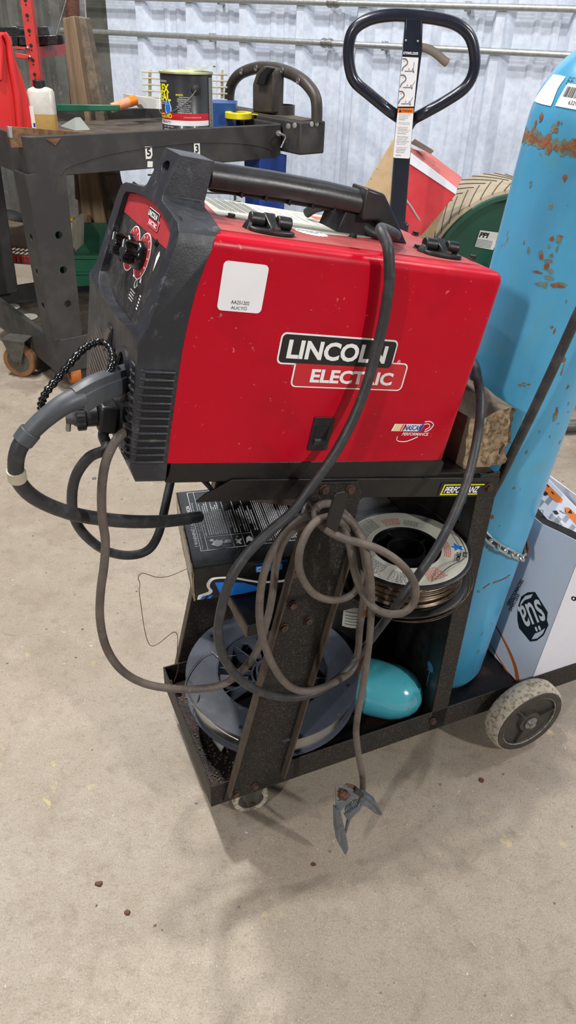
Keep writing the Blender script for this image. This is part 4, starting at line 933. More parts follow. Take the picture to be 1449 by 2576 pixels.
# white carton-like cabinet box standing at the rear of the tray
WB = thing('white_wire_box', cart(.74, .1, .085), 'white metal wire box standing upside down at the cart rear, open warning-labelled flap', 'box')
bn0 = Vector((.676, .004, .085))
FX = Vector((.01, 1, -.0)).normalized(); FZ = Vector((.055, -.02, 1)).normalized(); FN = FZ.cross(FX); # face plane spanned by FX (away), FZ (up); FN
Mwb = MC @ mat4(bn0, -FN if 0 else FX.cross(FZ) * 1.0, FX, FZ) if 0 else None
ex = Vector((1, -.01, -.055)).normalized()
MWB = MC @ mat4(bn0, ex, FX, FZ)           # x back, y away, z up
WH, WL_, WD_ = .355, .27, .105
arc = [(0.0, WH-.012), (.02, WH-.004), (.05, WH-.010), (.10, WH-.022), (.16, WH-.020), (.22, WH-.004), (WL_, WH)]
MB().prism([(0, 0)]+[(WL_, 0)]+arc[::-1], 0, .0022, MWB, 'x').build('box_front', 'white_paint', WB, bev=.0006)
MB().box((WD_/2, .001, WH/2-.004), (WD_, .0022, WH-.008), MWB).build('box_side', 'white_paint', WB, bev=.0006)
MB().box((WD_/2, WL_-.001, WH/2-.004), (WD_, .0022, WH-.008), MWB).build('box_side', 'white_paint', WB)
MB().box((WD_, WL_/2, WH/2), (.0022, WL_, WH), MWB).build('box_back', 'white_paint', WB)
MB().box((WD_/2, WL_/2, .004), (WD_-.006, WL_-.006, .004), MWB).build('box_base', 'white_paint', WB)
MB().box((WD_/2, WL_/2, WH*.9), (WD_-.01, WL_-.01, .003), MWB).build('inner_tray', 'black_deep', WB)
# flap
fp = [pl(p, MWB @ Vector((.085, .1, WH+.02)), MC.to_3x3() @ Vector((-.75, -.35, .56)).normalized()) for p in ((1366, 1190), (1500, 1328), (1500, 1462), (1340, 1262))]
nn_ = (fp[1]-fp[0]).cross(fp[3]-fp[0]).normalized()
if nn_.dot(CAM-fp[0]) < 0: nn_ = -nn_
flp = MB().slab(fp, -nn_*.004).build('open_flap', 'white_paint', WB, bev=.001)
Mfl = fr(fp[0], fp[1]-fp[0], (fp[0]-fp[3]));
if (Mfl.to_3x3() @ Z).dot(nn_) < 0: Mfl = fr(fp[0], fp[1]-fp[0], (fp[3]-fp[0]))
def infl(px): P = Mfl.inverted() @ pl(px, fp[0]+nn_*.0004, nn_); return (P.x, P.y)
def ppoly(pts, name, m, par, th=.0003, z0=.0004): return MB().prism([infl(p) for p in pts], z0, z0+th, Mfl).build(name, m, par, smooth=0)
ppoly([(1362, 1206), (1378, 1218), (1416, 1256), (1412, 1265), (1398, 1262), (1364, 1232)], 'warning_band', 'orange_ink', flp)
ppoly([(1420, 1276), (1432, 1277), (1470, 1315), (1470, 1335), (1449, 1320), (1421, 1288)], 'warning_band', 'orange_ink', flp)
ppoly([(1428, 1290), (1436, 1281), (1440, 1293)], 'warning_triangle', 'black_ink', flp, z0=.0008)
for a in ((1386, 1232), (1398, 1250)): ppoly([(a[0]-12, a[1]-13), (a[0]-9, a[1]-14), (a[0]-3, a[1]-7), (a[0]-6, a[1]-6)], 'band_print', 'black_ink', flp, z0=.0008)
mb = MB()
for (x, y, n, w) in ((1382, 1248, 7, 12), (1363, 1256, 7, 9), (1404, 1298, 7, 12), (1424, 1295, 6, 12), (1388, 1292, 5, 40), (1440, 1318, 6, 12)):
    for k in range(n):
        p = [(x-k*1.8, y+k*2.2), (x+w*.7-k*1.8, y+w*.75+k*2.2)]; a, b = infl(p[0]), infl(p[1]); mb.tube([Mfl @ Vector((a[0], a[1], .0005)), Mfl @ Vector((b[0], b[1], .0005))], .0004, 4)
mb.build('flap_text', 'grey_ink', flp)
ppoly([(1366, 1240), (1374, 1236), (1379, 1242), (1374, 1247), (1368, 1246)], 'round_symbol', 'black_ink', flp, z0=.0006)
ppoly([(1391, 1285), (1400, 1284), (1406, 1292), (1400, 1295), (1395, 1293)], 'fume_symbol', 'black_ink', flp, z0=.0006)
a = [(1408, 1284), (1416, 1290), (1424, 1292), (1421, 1281)]
MB().tube([Mfl @ Vector((*infl(p), .0006)) for p in a], .0006, 5).build('figure_symbol', 'black_ink', flp)
# prints on the near end (mapped from the face plane that faces the viewer)
wbn = (MWB.to_3x3() @ Vector((-1, 0, 0)))
def inwb(px): P = MWB.inverted() @ pl(px, MWB @ Vector((0, 0, 0)), wbn); return P.y, P.z
def wtext(s, px0, px1, hpx, m, size, par=None, bold=.02):     # baseline centre line from px0 to px1; letter tops towards hpx side
    a, b = inwb(px0), inwb(px1); A = Vector((-.0004, a[0], a[1])); B = Vector((-.0004, b[0], b[1])); X = (B-A).normalized(); Nn = Vector((-1, 0, 0)); Y = Nn.cross(X)
    M = MWB @ mat4((A+B)/2, X, Y, Nn); return text(s, M, m, par or WB, .01, fit=((B-A).length, size), bold=bold)
def wpoly(pts, name, m, th=.0003, z0=.0002, par=None):
    q = [inwb(p) for p in pts]; return MB().hull([MWB @ Vector((-z0, y, z)) for y, z in q], [MWB @ Vector((-z0-th, y, z)) for y, z in q]).build(name, m, par or WB, smooth=0)
def waff(s, c, dx_, dy_, m, par=None, bold=.02):    # centre px, half reading vector px, half letter-up vector px
    C_, X_, Y_ = inwb(c), inwb((c[0]+dx_[0], c[1]+dx_[1])), inwb((c[0]+dy_[0], c[1]+dy_[1]))
    X = Vector((0, X_[0]-C_[0], X_[1]-C_[1])); Y = Vector((0, Y_[0]-C_[0], Y_[1]-C_[1]))
    return text(s, MWB @ mat4(Vector((-.0009 if par else -.0006, C_[0], C_[1])), X, Y, Vector((-1, 0, 0))), m, par or WB, .5, fit=(2, 2), bold=bold, th=0)
waff('WELDING', (1294, 1515), (-11, 21), (3.6, 3.0), 'black_ink')
waff('TECHNOLOGIES', (1296, 1491), (-18, 32), (3.6, 3.0), 'black_ink')
lg = wpoly([(1346, 1489), (1378, 1540), (1376, 1560), (1380, 1572), (1368, 1598), (1350, 1612), (1334, 1614), (1306, 1580), (1302, 1560), (1302, 1530), (1312, 1500), (1328, 1490)], 'round_emblem', 'black_ink')
wpoly([(1341, 1494), (1322, 1499), (1311, 1514), (1308, 1526), (1320, 1510), (1336, 1504)], 'emblem_highlight', 'white_paint', z0=.0005, par=lg)
wpoly([(1338, 1608), (1352, 1606), (1366, 1594), (1372, 1580), (1360, 1588), (1346, 1594)], 'emblem_highlight', 'white_paint', z0=.0005, par=lg)
waff('süa', (1341, 1552), (-27, 10), (14, 36), 'white_ink', lg, .012)
wtext('8', (1447, 1500), (1449, 1512), 0, 'black_ink', .02)
def wcurve(pts, w, name, m):
    L = catmull([Vector((0, *inwb(p))) for p in pts], 8); V = []
    mb = MB(); n = len(L)
    for i, p in enumerate(L):
        d = (L[min(i+1, n-1)]-L[max(i-1, 0)]).normalized(); s = Vector((0, -d.z, d.y))*w*(.25+.75*i/n); V.append((p-s, p+s))
    mb.add([MWB @ (a+Vector((-.0005, 0, 0))) for a, b in V]+[MWB @ (b+Vector((-.0005, 0, 0))) for a, b in V], [(i, i+1, n+i+1, n+i) for i in range(n-1)]); mb.build(name, m, WB)
wcurve([(1246, 1572), (1262, 1600), (1282, 1640), (1297, 1680), (1303, 1716)], .0062, 'orange_swoosh', 'orange_dark')
wcurve([(1232, 1618), (1250, 1648), (1272, 1684), (1292, 1716)], .003, 'orange_swoosh', 'orange_dark')
# grit swept into the tray corner
random.seed(12); mb = MB()
for k in range(420):
    x = random.gauss(.075, .028); y = random.uniform(.004, .16); x = max(.040, min(.14, x)); r = random.uniform(.0008, .0026)
    if random.random() < .12: y = random.uniform(.16, .27)
    mb.box((x, y, .083+r*.5), (r*1.2, r, r), MC @ Matrix.Translation((x, y, 0)) @ Matrix.Rotation(random.random()*3, 4, 'Z') @ Matrix.Translation((-x, -y, 0)))
g = mb.build('grit', 'grit', None, smooth=0); tag(g, 'loose grit and metal crumbs swept into the tray corner', 'grit', kind='stuff')
o = MB().prism([(0, 0), (.012, .004), (.016, .020), (.006, .030)], 0, .006, MC @ Matrix.Translation((.082, .088, .0875)) @ Matrix.Rotation(.4, 4, 'Z')).build('stone_chip', 'paper_aged', None, bev=.001); tag(o, 'pale angular chip of stone lying in the tray corner', 'stone')

random.seed(44); mb = MB()
for k in range(260):
    x, y = random.uniform(-.75, .9), random.uniform(.38, 2.0); r = random.choice((.0008, .0012, .0018, .0026))
    P = Vector((x, y, r*.4)); n = random.choice((4, 5)); pts = [P+Vector((r*cos(2*pi*j/n+k)*random.uniform(.6, 1.3), r*sin(2*pi*j/n+k)*random.uniform(.6, 1.3), 0)) for j in range(n)]
    mb.hull([p-Z*r*.38 for p in pts], [P+(p-P)*.6+Z*r*.4 for p in pts])
g = mb.build('floor_crumbs', 'grit', None, smooth=0); tag(g, 'scattered crumbs and filings on the concrete floor', 'debris', kind='stuff')
o = MB().lathe([(.003, 0), (.0065, 0), (.0065, .0012), (.003, .0012), (.003, 0)], Matrix.Translation(fl(237, 1204, .0002)), 20, cap=False).build('washer', 'steel', None); tag(o, 'small steel washer lying on the floor left of the looping cables', 'washer')
for k, (px, r, lab) in enumerate((((250, 2224), .007, 'rust-brown flake lying left of the cable loop shadow on the foreground floor'), ((320, 2296), .006, 'curled rust flake lying lowest at the left of the foreground floor'), ((788, 2175), .005, 'rust flake on the floor just below and left of the ground clamp'), ((1210, 1963), .007, 'dark round crumb on the floor below the right rear wheel'))):
    P = fl(px[0], px[1], 0); random.seed(60+k); n = 7; pts = [P+Vector((r*cos(2*pi*j/n)*random.uniform(.6, 1.2), r*sin(2*pi*j/n)*random.uniform(.5, 1), .0002)) for j in range(n)]
    o = MB().hull(pts, [P+(p-P)*.7+Z*r*.35 for p in pts]).build('rust_flake', 'copper_rust', None, smooth=0); tag(o, lab, 'flake')
# ================================================================== CABLES
def cable(name, pts, r, m, label, n=12, cat='cable', loc=None, sub=7):
    P = catmull(pts, sub); o = MB().tube(P, r, n).build(name, m, None, smooth=80); return tag(o, label, cat)
def path(L): return [cv((a, b), v) for a, b, v in L]
cable('power_cable', path([(1150, 560, .20), (1000, 520, .20), (772, 536, .19), (800, 521, .175), (860, 518, .15)])[2:]+[weld(.262, .118, .2575), weld(.276, .085, .262)]+path([(958, 575, .018), (974, 615, -.008), (979, 660, -.014), (978, 720, -.016), (966, 800, -.016), (950, 870, -.016), (928, 950, -.018), (895, 1040, -.022), (846, 1135, -.028), (790, 1215, -.034), (735, 1288, -.040), (675, 1340, -.046), (620, 1395, -.052), (580, 1458, -.055), (557, 1530, -.055), (549, 1600, -.052), (566, 1660, -.050), (608, 1712, -.048), (668, 1745, -.046), (735, 1754, -.044), (795, 1742, -.040), (850, 1705, -.034), (905, 1645, -.024), (955, 1580, -.050), (1000, 1520, -.086), (1050, 1450, -.090), (1095, 1385, -.088), (1140, 1300, -.080), (1172, 1220, -.062), (1192, 1145, -.040), (1205, 1070, -.020), (1209, 1010, .01), (1203, 960, .04), (1193, 915, .10), (1170, 900, .17), (1150, 900, .22)]),
      .0062, 'cable_black', 'long black power cable draped over the red machine and looping below the shelf')
lead = [(322, 1082, .020), (300, 1098, .006), (280, 1128, -.002), (264, 1170, -.006), (256, 1230, -.008), (257, 1300, -.010), (265, 1360, -.010), (262, 1420, -.012), (253, 1490, -.014), (252, 1560, -.016), (268, 1630, -.018), (305, 1685, -.022), (360, 1718, -.026), (430, 1732, -.030), (500, 1733, -.032), (560, 1722, -.032), (605, 1690, -.032), (645, 1640, -.032), (672, 1560, -.030), (686, 1490, -.028), (694, 1425, -.028), (708, 1372, -.028), (735, 1335, -.028), (770, 1318, -.028), (815, 1316, -.024), (848, 1318, -.030), (868, 1340, -.046), (882, 1382, -.060), (890, 1430, -.064), (905, 1478, -.072), (926, 1514, -.080), (955, 1537, -.090), (990, 1545, -.102), (1018, 1539, -.106), (1040, 1518, -.108), (1046, 1484, -.108), (1034, 1450, -.106), (1004, 1415, -.102), (965, 1388, -.092), (922, 1370, -.080), (868, 1356, -.074), (830, 1338, -.060), (803, 1315, -.052), (793, 1294, -.046), (797, 1277, -.040), (812, 1268, -.032), (832, 1268, -.024), (850, 1278, -.020), (876, 1302, -.020), (900, 1335, -.044), (914, 1380, -.058), (920, 1440, -.060), (914, 1510, -.060), (905, 1580, -.048), (900, 1640, -.026), (885, 1685, -.028), (850, 1712, -.050), (800, 1733, -.062), (752, 1737, -.066), (714, 1714, -.068), (684, 1668, -.068), (663, 1612, -.066), (653, 1550, -.062), (656, 1485, -.056), (668, 1430, -.050), (692, 1376, -.044), (728, 1324, -.042), (768, 1300, -.040), (810, 1302, -.032), (838, 1304, -.028)]
cable('work_lead', path(lead), .0052, 'cable_grey', 'dusty grey-brown work lead looping left of the cart and coiled over its hook')
lead2 = [(838, 1298, -.056), (822, 1301, -.062), (795, 1311, -.066), (770, 1343, -.072), (754, 1387, -.074), (753, 1430, -.074), (768, 1468, -.072), (793, 1496, -.070), (830, 1509, -.068), (866, 1505, -.066), (893, 1488, -.064), (908, 1455, -.062), (906, 1410, -.050), (890, 1360, -.042), (868, 1322, -.040), (846, 1308, -.044)]
lead3 = [(846, 1296, -.036), (870, 1304, -.040), (895, 1330, -.046), (914, 1365, -.068), (926, 1410, -.084), (933, 1470, -.088), (934, 1535, -.078), (930, 1600, -.080), (921, 1675, -.084), (910, 1745, -.088), (899, 1805, -.092), (896, 1850, -.096), (903, 1905, -.102), (912, 1955, -.108), (912, 1990, -.114), (907, 2022, -.120)]
cable('clamp_cable', path(lead2)+path(lead3), .0049, 'cable_grey', 'grey-brown cable looped once on the hook and hanging straight down to the ground clamp')
# torch: sleeve, neck, cable
tg = thing('welding_torch', weld(-.05, .05, .09), 'grey rubber torch sleeve and thick black lead curling left of the machine', 'torch cable')
SL = [(330, 945, .060), (280, 962, .022), (238, 978, .004), (196, 1004, -.002)]
sp_ = catmull(path(SL), 6)
mb = MB(); rs = []
for i, p in enumerate(sp_):
    d = (sp_[min(i+1, len(sp_)-1)]-sp_[max(i-1, 0)]).normalized(); s = d.cross(Z).normalized(); u2 = s.cross(d)
    rs.append([p+s*a+u2*b for a, b in ((-.009, -.0135), (.009, -.0135), (.0105, -.011), (.0105, .004), (.0085, .006), (.008, .012), (.003, .0145), (-.003, .0145), (-.008, .012), (-.0085, .006), (-.0105, .004), (-.0105, -.011))])
mb.rings(rs).build('torch_sleeve', 'rubber_sleeve', tg, smooth=35)
tp = path([(205, 998, -.001), (160, 1018, -.008), (110, 1055, -.010), (72, 1092, -.010)])
tc_ = catmull(tp, 6); MB().tube(tc_, [.0115-.0025*i/len(tc_) for i in range(len(tc_))], 16).build('torch_neck', 'rubber_sleeve', tg)
MB().cyl(cv((78, 1084, ), -.010), cv((56, 1112), -.010), .0112, 18, r2=.0108).build('neck_ring', 'rubber_sleeve', tg, bev=.001)
tq = path([(68, 1098, -.010), (48, 1128, -.010), (40, 1165, -.008), (45, 1205, -.004), (75, 1243, .004), (125, 1272, .012), (190, 1294, .02), (260, 1306, .03), (330, 1312, .04), (400, 1312, .06), (450, 1308, .09), (500, 1300, .13)])
tq_ = catmull(tq, 8); MB().tube(tq_, [max(.0082, .0092-.0012*i/20) for i in range(len(tq_))], 14).build('torch_lead', 'cable_black', tg)
a, b = cv((40, 1183), -.007), cv((44, 1206), -.004); MB().cyl(a, b, .0096, 16).build('tape_band', 'cream_metal', tg)
cable('gun_cable', [weld(-.04, .10, .006), weld(-.055, .085, -.004)]+path([(268, 1128, .05), (225, 1150, .06), (192, 1195, .07), (181, 1250, .08), (188, 1305, .09), (218, 1350, .10), (268, 1386, .12), (325, 1397, .13), (372, 1384, .14), (398, 1345, .16), (412, 1290, .18), (424, 1235, .2), (432, 1200, .21)]), .0064, 'cable_black', 'second black cable making a round loop below the machine front, behind the torch lead')
br = path([(262, 868, .07)])+[weld(-.056, .085, .118)]+path([(283, 888, .028), (284, 915, .024), (272, 938, .016)])
bp_ = path([(272, 940, .016), (284, 912, .024), (280, 882, .04), (262, 864, .06), (240, 862, .06), (210, 878, .055), (178, 912, .05), (145, 952, .045), (118, 985, .04), (105, 1012, .04), (104, 1032, .04)])
bp2 = catmull(bp_, 12)
MB().tube(bp2, [.0040+.0007*math.sin(i*1.15) for i in range(len(bp2))], 10).build('spiral_lead', 'black_gloss', tg)
# ground clamp
gcl = thing('ground_clamp', cv((880, 2060), -.125), 'galvanised steel spring clamp hanging on the cable just above the floor', 'clamp')
def cp2(px, v): return cv(px, v)
def plate3(pts, v0, th, name, m='zinc', **k):
    q = [cp2(p, v0) for p in pts]; return MB().slab(q, W*th).build(name, m, gcl, bev=.0006, **k)
V0 = -.135
plate3([(844, 1977), (849, 1978), (852, 2015), (878, 2002), (905, 2000), (880, 1982), (868, 1978), (850, 1978), (844, 1976), (876, 1976), (903, 1990), (906, 2002), (880, 2018), (862, 2040), (851, 2045), (846, 2040)] if 0 else [(844, 1976), (849, 2015), (856, 2016), (868, 2008), (876, 1993), (870, 1986), (852, 1982), (852, 1978), (876, 1977), (890, 1988), (905, 2000), (905, 2006), (884, 2014), (862, 2035), (852, 2046), (846, 2044)], V0, .003, 'jaw_plate')
plate3([(846, 2040), (856, 2038), (864, 2070), (871, 2100), (877, 2135), (871, 2149), (855, 2123), (848, 2090)], V0-.002, .003, 'long_handle')
plate3([(846, 2040), (850, 2040), (858, 2122), (871, 2149), (868, 2151), (853, 2124), (847, 2090)], V0-.006, .012, 'handle_flange')
plate3([(866, 2050), (884, 2034), (912, 2027), (905, 2040), (882, 2062), (872, 2097), (868, 2095), (874, 2062)], V0+.010, .003, 'inner_lever')
plate3([(912, 2004), (924, 2004), (945, 2022), (961, 2048), (959, 2053), (948, 2050), (922, 2030), (904, 2026), (907, 2012)], V0+.006, .003, 'short_handle')
plate3([(915, 2003), (926, 2003), (948, 2020), (963, 2048), (961, 2051), (944, 2026), (922, 2010)], V0+.002, .012, 'handle_flange')
for k in range(5):
    c = cp2((878+k*4, 2034-k*3.2), V0+.004); MB().torus(.0062, .0011, fr(c, W, Z)@Matrix.Rotation(radians(60), 4, 'X'), 20, 6).build('spring_coil', 'zinc', gcl)
MB().sphere(cp2((864, 1997), V0+.006), .010, None, 12, 8, (1, 1, .8)).jitter(.0015).build('jaw_contact', 'copper_rust', gcl)
MB().cyl(cp2((872, 1975), V0+.002), cp2((886, 1979), V0+.004), .003, 10).jitter(.0006).build('copper_braid', 'copper_rust', gcl)
MB().cyl(cp2((890, 1984), V0+.003), cp2((908, 2000), V0+.005), .005, 12).build('lug', 'black_plastic', gcl)
plate3([(851, 1985), (873, 1990), (866, 2008), (854, 2013)], V0+.012, .002, 'back_jaw')
# ================================================================== TOOL CART (black plastic service cart)
def ucart(x, y, z): return MU @ Vector((x, y, z))
def un(px, f=0.0): return pl(px, UA+UF*f, UF)
def ue_(px, e): return pl(px, UA+UE*e, UE)
def ul(P): return MU.inverted() @ P
tc = thing('service_cart', ucart(.5, .28, 0), 'black plastic two-shelf service cart with deep top tray and moulded handle, back left', 'cart')
CL, CW = 1.0, .70
def tray(z0, z1, zf, name, th=.02):
    mb = MB(); o = rrect(CL, CW, .04, 5, CL/2, CW/2); i = rrect(CL-2*th, CW-2*th, .03, 5, CL/2, CW/2); n = len(o)
    vs = [(x, y, z0) for x, y in o]+[(x, y, z1) for x, y in o]+[(x, y, z1) for x, y in i]+[(x, y, zf) for x, y in i]
    fs = [(k, (k+1) % n, n+(k+1) % n, n+k) for k in range(n)]+[(n+k, n+(k+1) % n, 2*n+(k+1) % n, 2*n+k) for k in range(n)]+[(2*n+k, 2*n+(k+1) % n, 3*n+(k+1) % n, 3*n+k) for k in range(n)]+[tuple(range(n))[::-1], tuple(range(3*n, 4*n))]
    mb.add(vs, fs, MU); return mb
t1 = tray(.725, .84, .80, 'top').build('top_tray', 'tool_cart', tc, bev=.003)
mb = MB(); i = rrect(CL-.042, CW-.042, .03, 5, CL/2, CW/2); mb.prism(i, .8002, .8012, MU); mb.build('tray_floor', 'tool_cart_top', t1)
t2 = tray(.075, .20, .13, 'low').build('lower_tray', 'tool_cart', tc, bev=.003)
mb = MB(); mb.prism(i, .1302, .1312, MU); mb.build('tray_floor', 'tool_cart_top', t2)
# moulded arch on the near apron
ar = [(.10, .728), (.115, .745), (.16, .758), (.25, .775), (.35, .786), (.46, .793), (.58, .796), (.70, .793), (.82, .782), (.90, .768), (.935, .755), (.945, .735)]
MB().tube(catmull([ucart(x, -.0008, z) for x, z in ar], 6), .0022, 6).build('apron_moulding', 'tool_cart', tc)
def leg(e0, f0, mat_, nm='leg', sx=1, sy=1, holes=True):
    o = raw(MB().hull([Vector(p) for p in ((0, 0, .198), (.105*sx, 0, .198), (.105*sx, .095*sy, .198), (0, .095*sy, .198))], [Vector(p) for p in ((-.012*sx, -.004*sy, .735), (.118*sx, -.004*sy, .735), (.118*sx, .10*sy, .735), (-.012*sx, .10*sy, .735))]))
    if holes:
        inn = raw(MB().hull([Vector(p) for p in ((.006*sx, .006*sy, .19), (.099*sx, .006*sy, .19), (.099*sx, .11*sy, .19), (.006*sx, .11*sy, .19))], [Vector(p) for p in ((-.004*sx, .004*sy, .76), (.110*sx, .004*sy, .76), (.110*sx, .11*sy, .76), (-.004*sx, .11*sy, .76))]))
        o = boolop(o, inn)
        for z in (.32, .435, .548):
            o = boolop(o, raw(MB().cyl((.068*sx, -.03*sy, z), (.068*sx, .05*sy, z), .0125, 20)))
            o = boolop(o, raw(MB().cyl((-.04*sx, .045*sy, z-.008), (.03*sx, .045*sy, z-.008), .0115, 20)))
    o.data.transform(MU @ Matrix.Translation((e0, f0, 0))); return finish(o, nm, mat_, tc, bev=.004, seg=3)
leg(0, .004, 'tool_cart'); leg(0, CW-.004, 'tool_cart', sy=-1, holes=False); leg(CL, CW-.004, 'tool_cart', sx=-1, sy=-1, holes=False)
bl_ = leg(CL-.0, .004, 'blue_paint', 'blue_leg', sx=-1, holes=False); bl_['label'] = 'blue leg'
MB().cyl(un((696, 487), -.002), un((696, 487), -.006), .012, 16).build('leg_hole', 'black_deep', bl_)
# green disc glimpsed behind the two upper holes of the near leg
for z in (.435, .548): MB().box((.074, .062, z-.024), (.034, .01, .06), MU).build('green_insert', 'green_bright', tc)
# end platform with handle
mb = MB().box((1.06, .28, .80), (.12, .74, .11), MU); pf = mb.build('handle_platform', 'tool_cart', tc, bev=.006)
MB().box((1.06, .28, .856), (.09, .70, .004), MU).build('platform_tray', 'tool_cart_top', pf)
for px in ((724, 317), (740, 315), (783, 312), (796, 311)):
    P = ul(ue_(px, 1.0)); 
    Pn = ul(pl(px, ucart(1.0, -.09, .8), UF)); MB().lathe([(.009, 0), (.009, .002), (.005, .003), (.0005, .0032)], MU @ Matrix.Translation((Pn.x, -.0915, Pn.z)) @ Matrix.Rotation(pi/2, 4, 'X'), 16).build('rivet', 'galvanised', pf)
hpth = [ue_(p, 1.08) for p in ((585, 300), (577, 255), (582, 215), (603, 187), (640, 172), (672, 170), (705, 175), (745, 191), (775, 215), (795, 250), (797, 308))]
MB().tube(catmull(hpth, 8), .021, 16).build('arch_handle', 'cart_grip', tc)
q = [ul(ue_(p, 1.03)) for p in ((640, 282), (640, 212), (650, 182), (668, 166), (690, 172), (692, 190), (690, 285))]
ps = MB().prism([(p.y, p.z) for p in q], 1.02, 1.075, MU, 'x').build('handle_post', 'cart_grip', tc, bev=.006)
q = [ul(ue_(p, 1.0)) for p in ((641, 212), (650, 186), (668, 168), (682, 172), (668, 190), (662, 213))]
MB().prism([(p.y, p.z) for p in q], 1.005, 1.022, MU, 'x').build('post_recess', 'black_deep', ps, bev=.002)
for px in ((607, 180), (644, 171), (709, 177), (750, 204)):
    P = ul(ue_(px, 1.056)); MB().lathe([(.0105, 0), (.0105, .003), (.006, .0035), (.006, .002), (.0005, .002)], MU @ Matrix.Translation((P.x, P.y, P.z)) @ Matrix.Rotation(-pi/2, 4, 'Y'), 16).build('rivet', 'steel', tc)
P = ul(ue_((728, 295), 1.06)); MB().lathe([(.05, 0), (.05, .06), (.044, .06), (.044, .004), (.0005, .004)], MU @ Matrix.Translation((1.09, .14, .83)), 32).build('cup_holder', 'cart_grip', tc)
hk = MB().tube([un((702, 334), -.004), un((703, 336), -.03), un((716, 341), -.035), un((719, 346), -.035), un((707, 372), -.035)], .004, 10).cyl(un((701, 335), -.001), un((701, 335), -.008), .010, 16).build('hex_key_hook', 'steel', tc)
# number stickers 5 and 3
for s, px, w in (('5', (374, 384), 0), ('3', (495, 375), 0)):
    P = ul(un(px)); M = MU @ mat4(Vector((P.x, -.001, P.z)), Vector((1, 0, 0)), Z, Vector((0, -1, 0)))
    st_ = plate([(-.013, -.019), (.006, -.019), (.013, -.008), (.013, .019), (-.013, .019)] if s == '5' else rrect(.024, .038, .001), .0004, M, 'number_sticker', 'paper_white', tc, smooth=0)
    text(s, M @ Matrix.Translation((0, 0, .0005)), 'black_ink', st_, .034, bold=.03)
P = ul(un((377, 412))); MB().prism([(-.011, -.010), (.009, -.011), (.011, .007), (-.009, .009)], 0, .0004, MU @ mat4(Vector((P.x, -.001, P.z)), Vector((1, 0, 0)), Z, Vector((0, -1, 0)))).build('torn_sticker', 'paper_white', tc, smooth=0)
# casters
caster(fl(52, 905, .062)*1.0, (UE*.75+UF*.66), .062, tc, 'caster_rust', .036, .085)
caster(ucart(.075, .055, .062), (UE*.98-UF*.2), .055, tc, 'caster_orange', .036, .075)
caster(ucart(.93, .07, .062), UE, .06, tc, 'caster_rust', .036, .075); caster(ucart(.93, .49, .062), UE, .06, tc, 'caster_rust', .036, .075)
# V notch shown on the rim: dark nick
# ---- things on the service cart
def on_tray(px, z=.802): return fl(px[0], px[1], z)
zt = .8015
# paint can
cc_ = ul(pl((473, 330), ucart(.5, .135, .8), UF)); CC = ucart(cc_.x, .135, 0); CR = .0905; CH = .200
a0c = math.atan2((CAM-CC).y, (CAM-CC).x)
Mcn = Matrix.Translation(Vector((CC.x, CC.y, zt))) @ Matrix.Rotation(a0c, 4, 'Z')      # local +x faces camera; +y is to the camera's left... right
pc = thing('paint_can', (CC.x, CC.y, zt), 'black and red rubber sealant can with yellow lettering and wire handle on the service cart', 'can')
MB().lathe([(.0001, 0), (CR, 0), (CR+.002, .002), (CR, .005), (CR, CH-.008), (CR+.003, CH-.005), (CR+.003, CH), (CR-.004, CH), (CR-.006, CH-.006), (.0001, CH-.006)], Mcn, 64).build('can_body', 'can_black', pc)
MB().lathe([(.0001, CH-.006), (CR-.012, CH-.005), (CR-.010, CH+.001), (CR-.004, CH+.002), (CR+.0034, CH+.001), (CR+.0034, CH-.004), (CR+.0030, CH-.004)], Mcn, 64).build('can_lid', 'lid_metal', pc)
def cwarp(a, z, e=.0008):        # angle a positive to the right as seen
    def f(v):
        r = CR+e; t = a+v.x/CR; return Vector((r*cos(t), r*sin(t), z+v.y))
    return f
def cband(a0, a1, z0, z1, name, m, e=.0004, par=pc): return cylpatch(Mcn, CR, a0, a1, z0, z1, name, m, par, e, 24)
cband(-1.57, .95, .056, .078, 'red_band', 'logo_red'); cband(-1.57, .95, .040, .056, 'white_band', 'white_label'); cband(.95, 1.5, .004, .192, 'black_side_band', 'black_ink')
def ct(s, a, z, size, m, fit=None, **k): return text(s, Mcn, m, pc, size, 'can_lettering', 0, cwarp(a, z), fit=fit, **k)
ct('FLEX', -1.12, .151, .03, 'yellow_ink', (.075, .026), bold=.05); ct('SEAL', -1.08, .126, .03, 'yellow_ink', (.078, .026), bold=.05)
ct('RUBBERIZED\nSEALANT COATING', -1.05, .107, .006, 'white_ink', (.058, .010)); ct('LIQUID', -1.02, .067, .02, 'yellow_ink', (.072, .016), bold=.04)
ct('FULL COVERAGE COAT', -1.1, .172, .008, 'white_ink', (.05, .006)); ct('CLEAR MATTE', -1.0, .048, .008, 'black_ink', (.05, .007)); ct('Brush · Dip · Pour', -.85, .034, .008, 'white_ink', (.05, .006)); ct('COVERS FAST!', -.8, .023, .01, 'white_ink', (.06, .008), bold=.02)
ct('Commercial and Industrial Strength', .2, .066, .008, 'white_ink', (.062, .005)); ct('THICK SEALING FORMULA', -.6, .010, .008, 'white_ink', (.05, .006))
ct('BENEFITS:', -.28, .134, .008, 'yellow_ink', (.026, .005), bold=.02)
for i, s in enumerate(('Stops leaks fast', 'Wood & metal safe', 'Seals cracks & gaps outside', 'Waterproofs concrete too', 'Rolls on like paint', 'Flexible when dry', 'Roofs, gutters, RVs and more', 'Seals, protects, insulates', 'Works on wet areas')):
    ct('· '+s, -.12-.03*(i % 2), .127-.0058*i, .006, 'white_ink', (.036+.008*(i % 3), .0042))
mb = MB()
for k in range(44): 
    for a in (1.0, 1.22): 
        z = .012+k*.004; mb.tube([Mcn @ Vector(((CR+.0014)*cos(a+.2*j/4), (CR+.0014)*sin(a+.2*j/4), z)) for j in range(5)], .0007, 4)
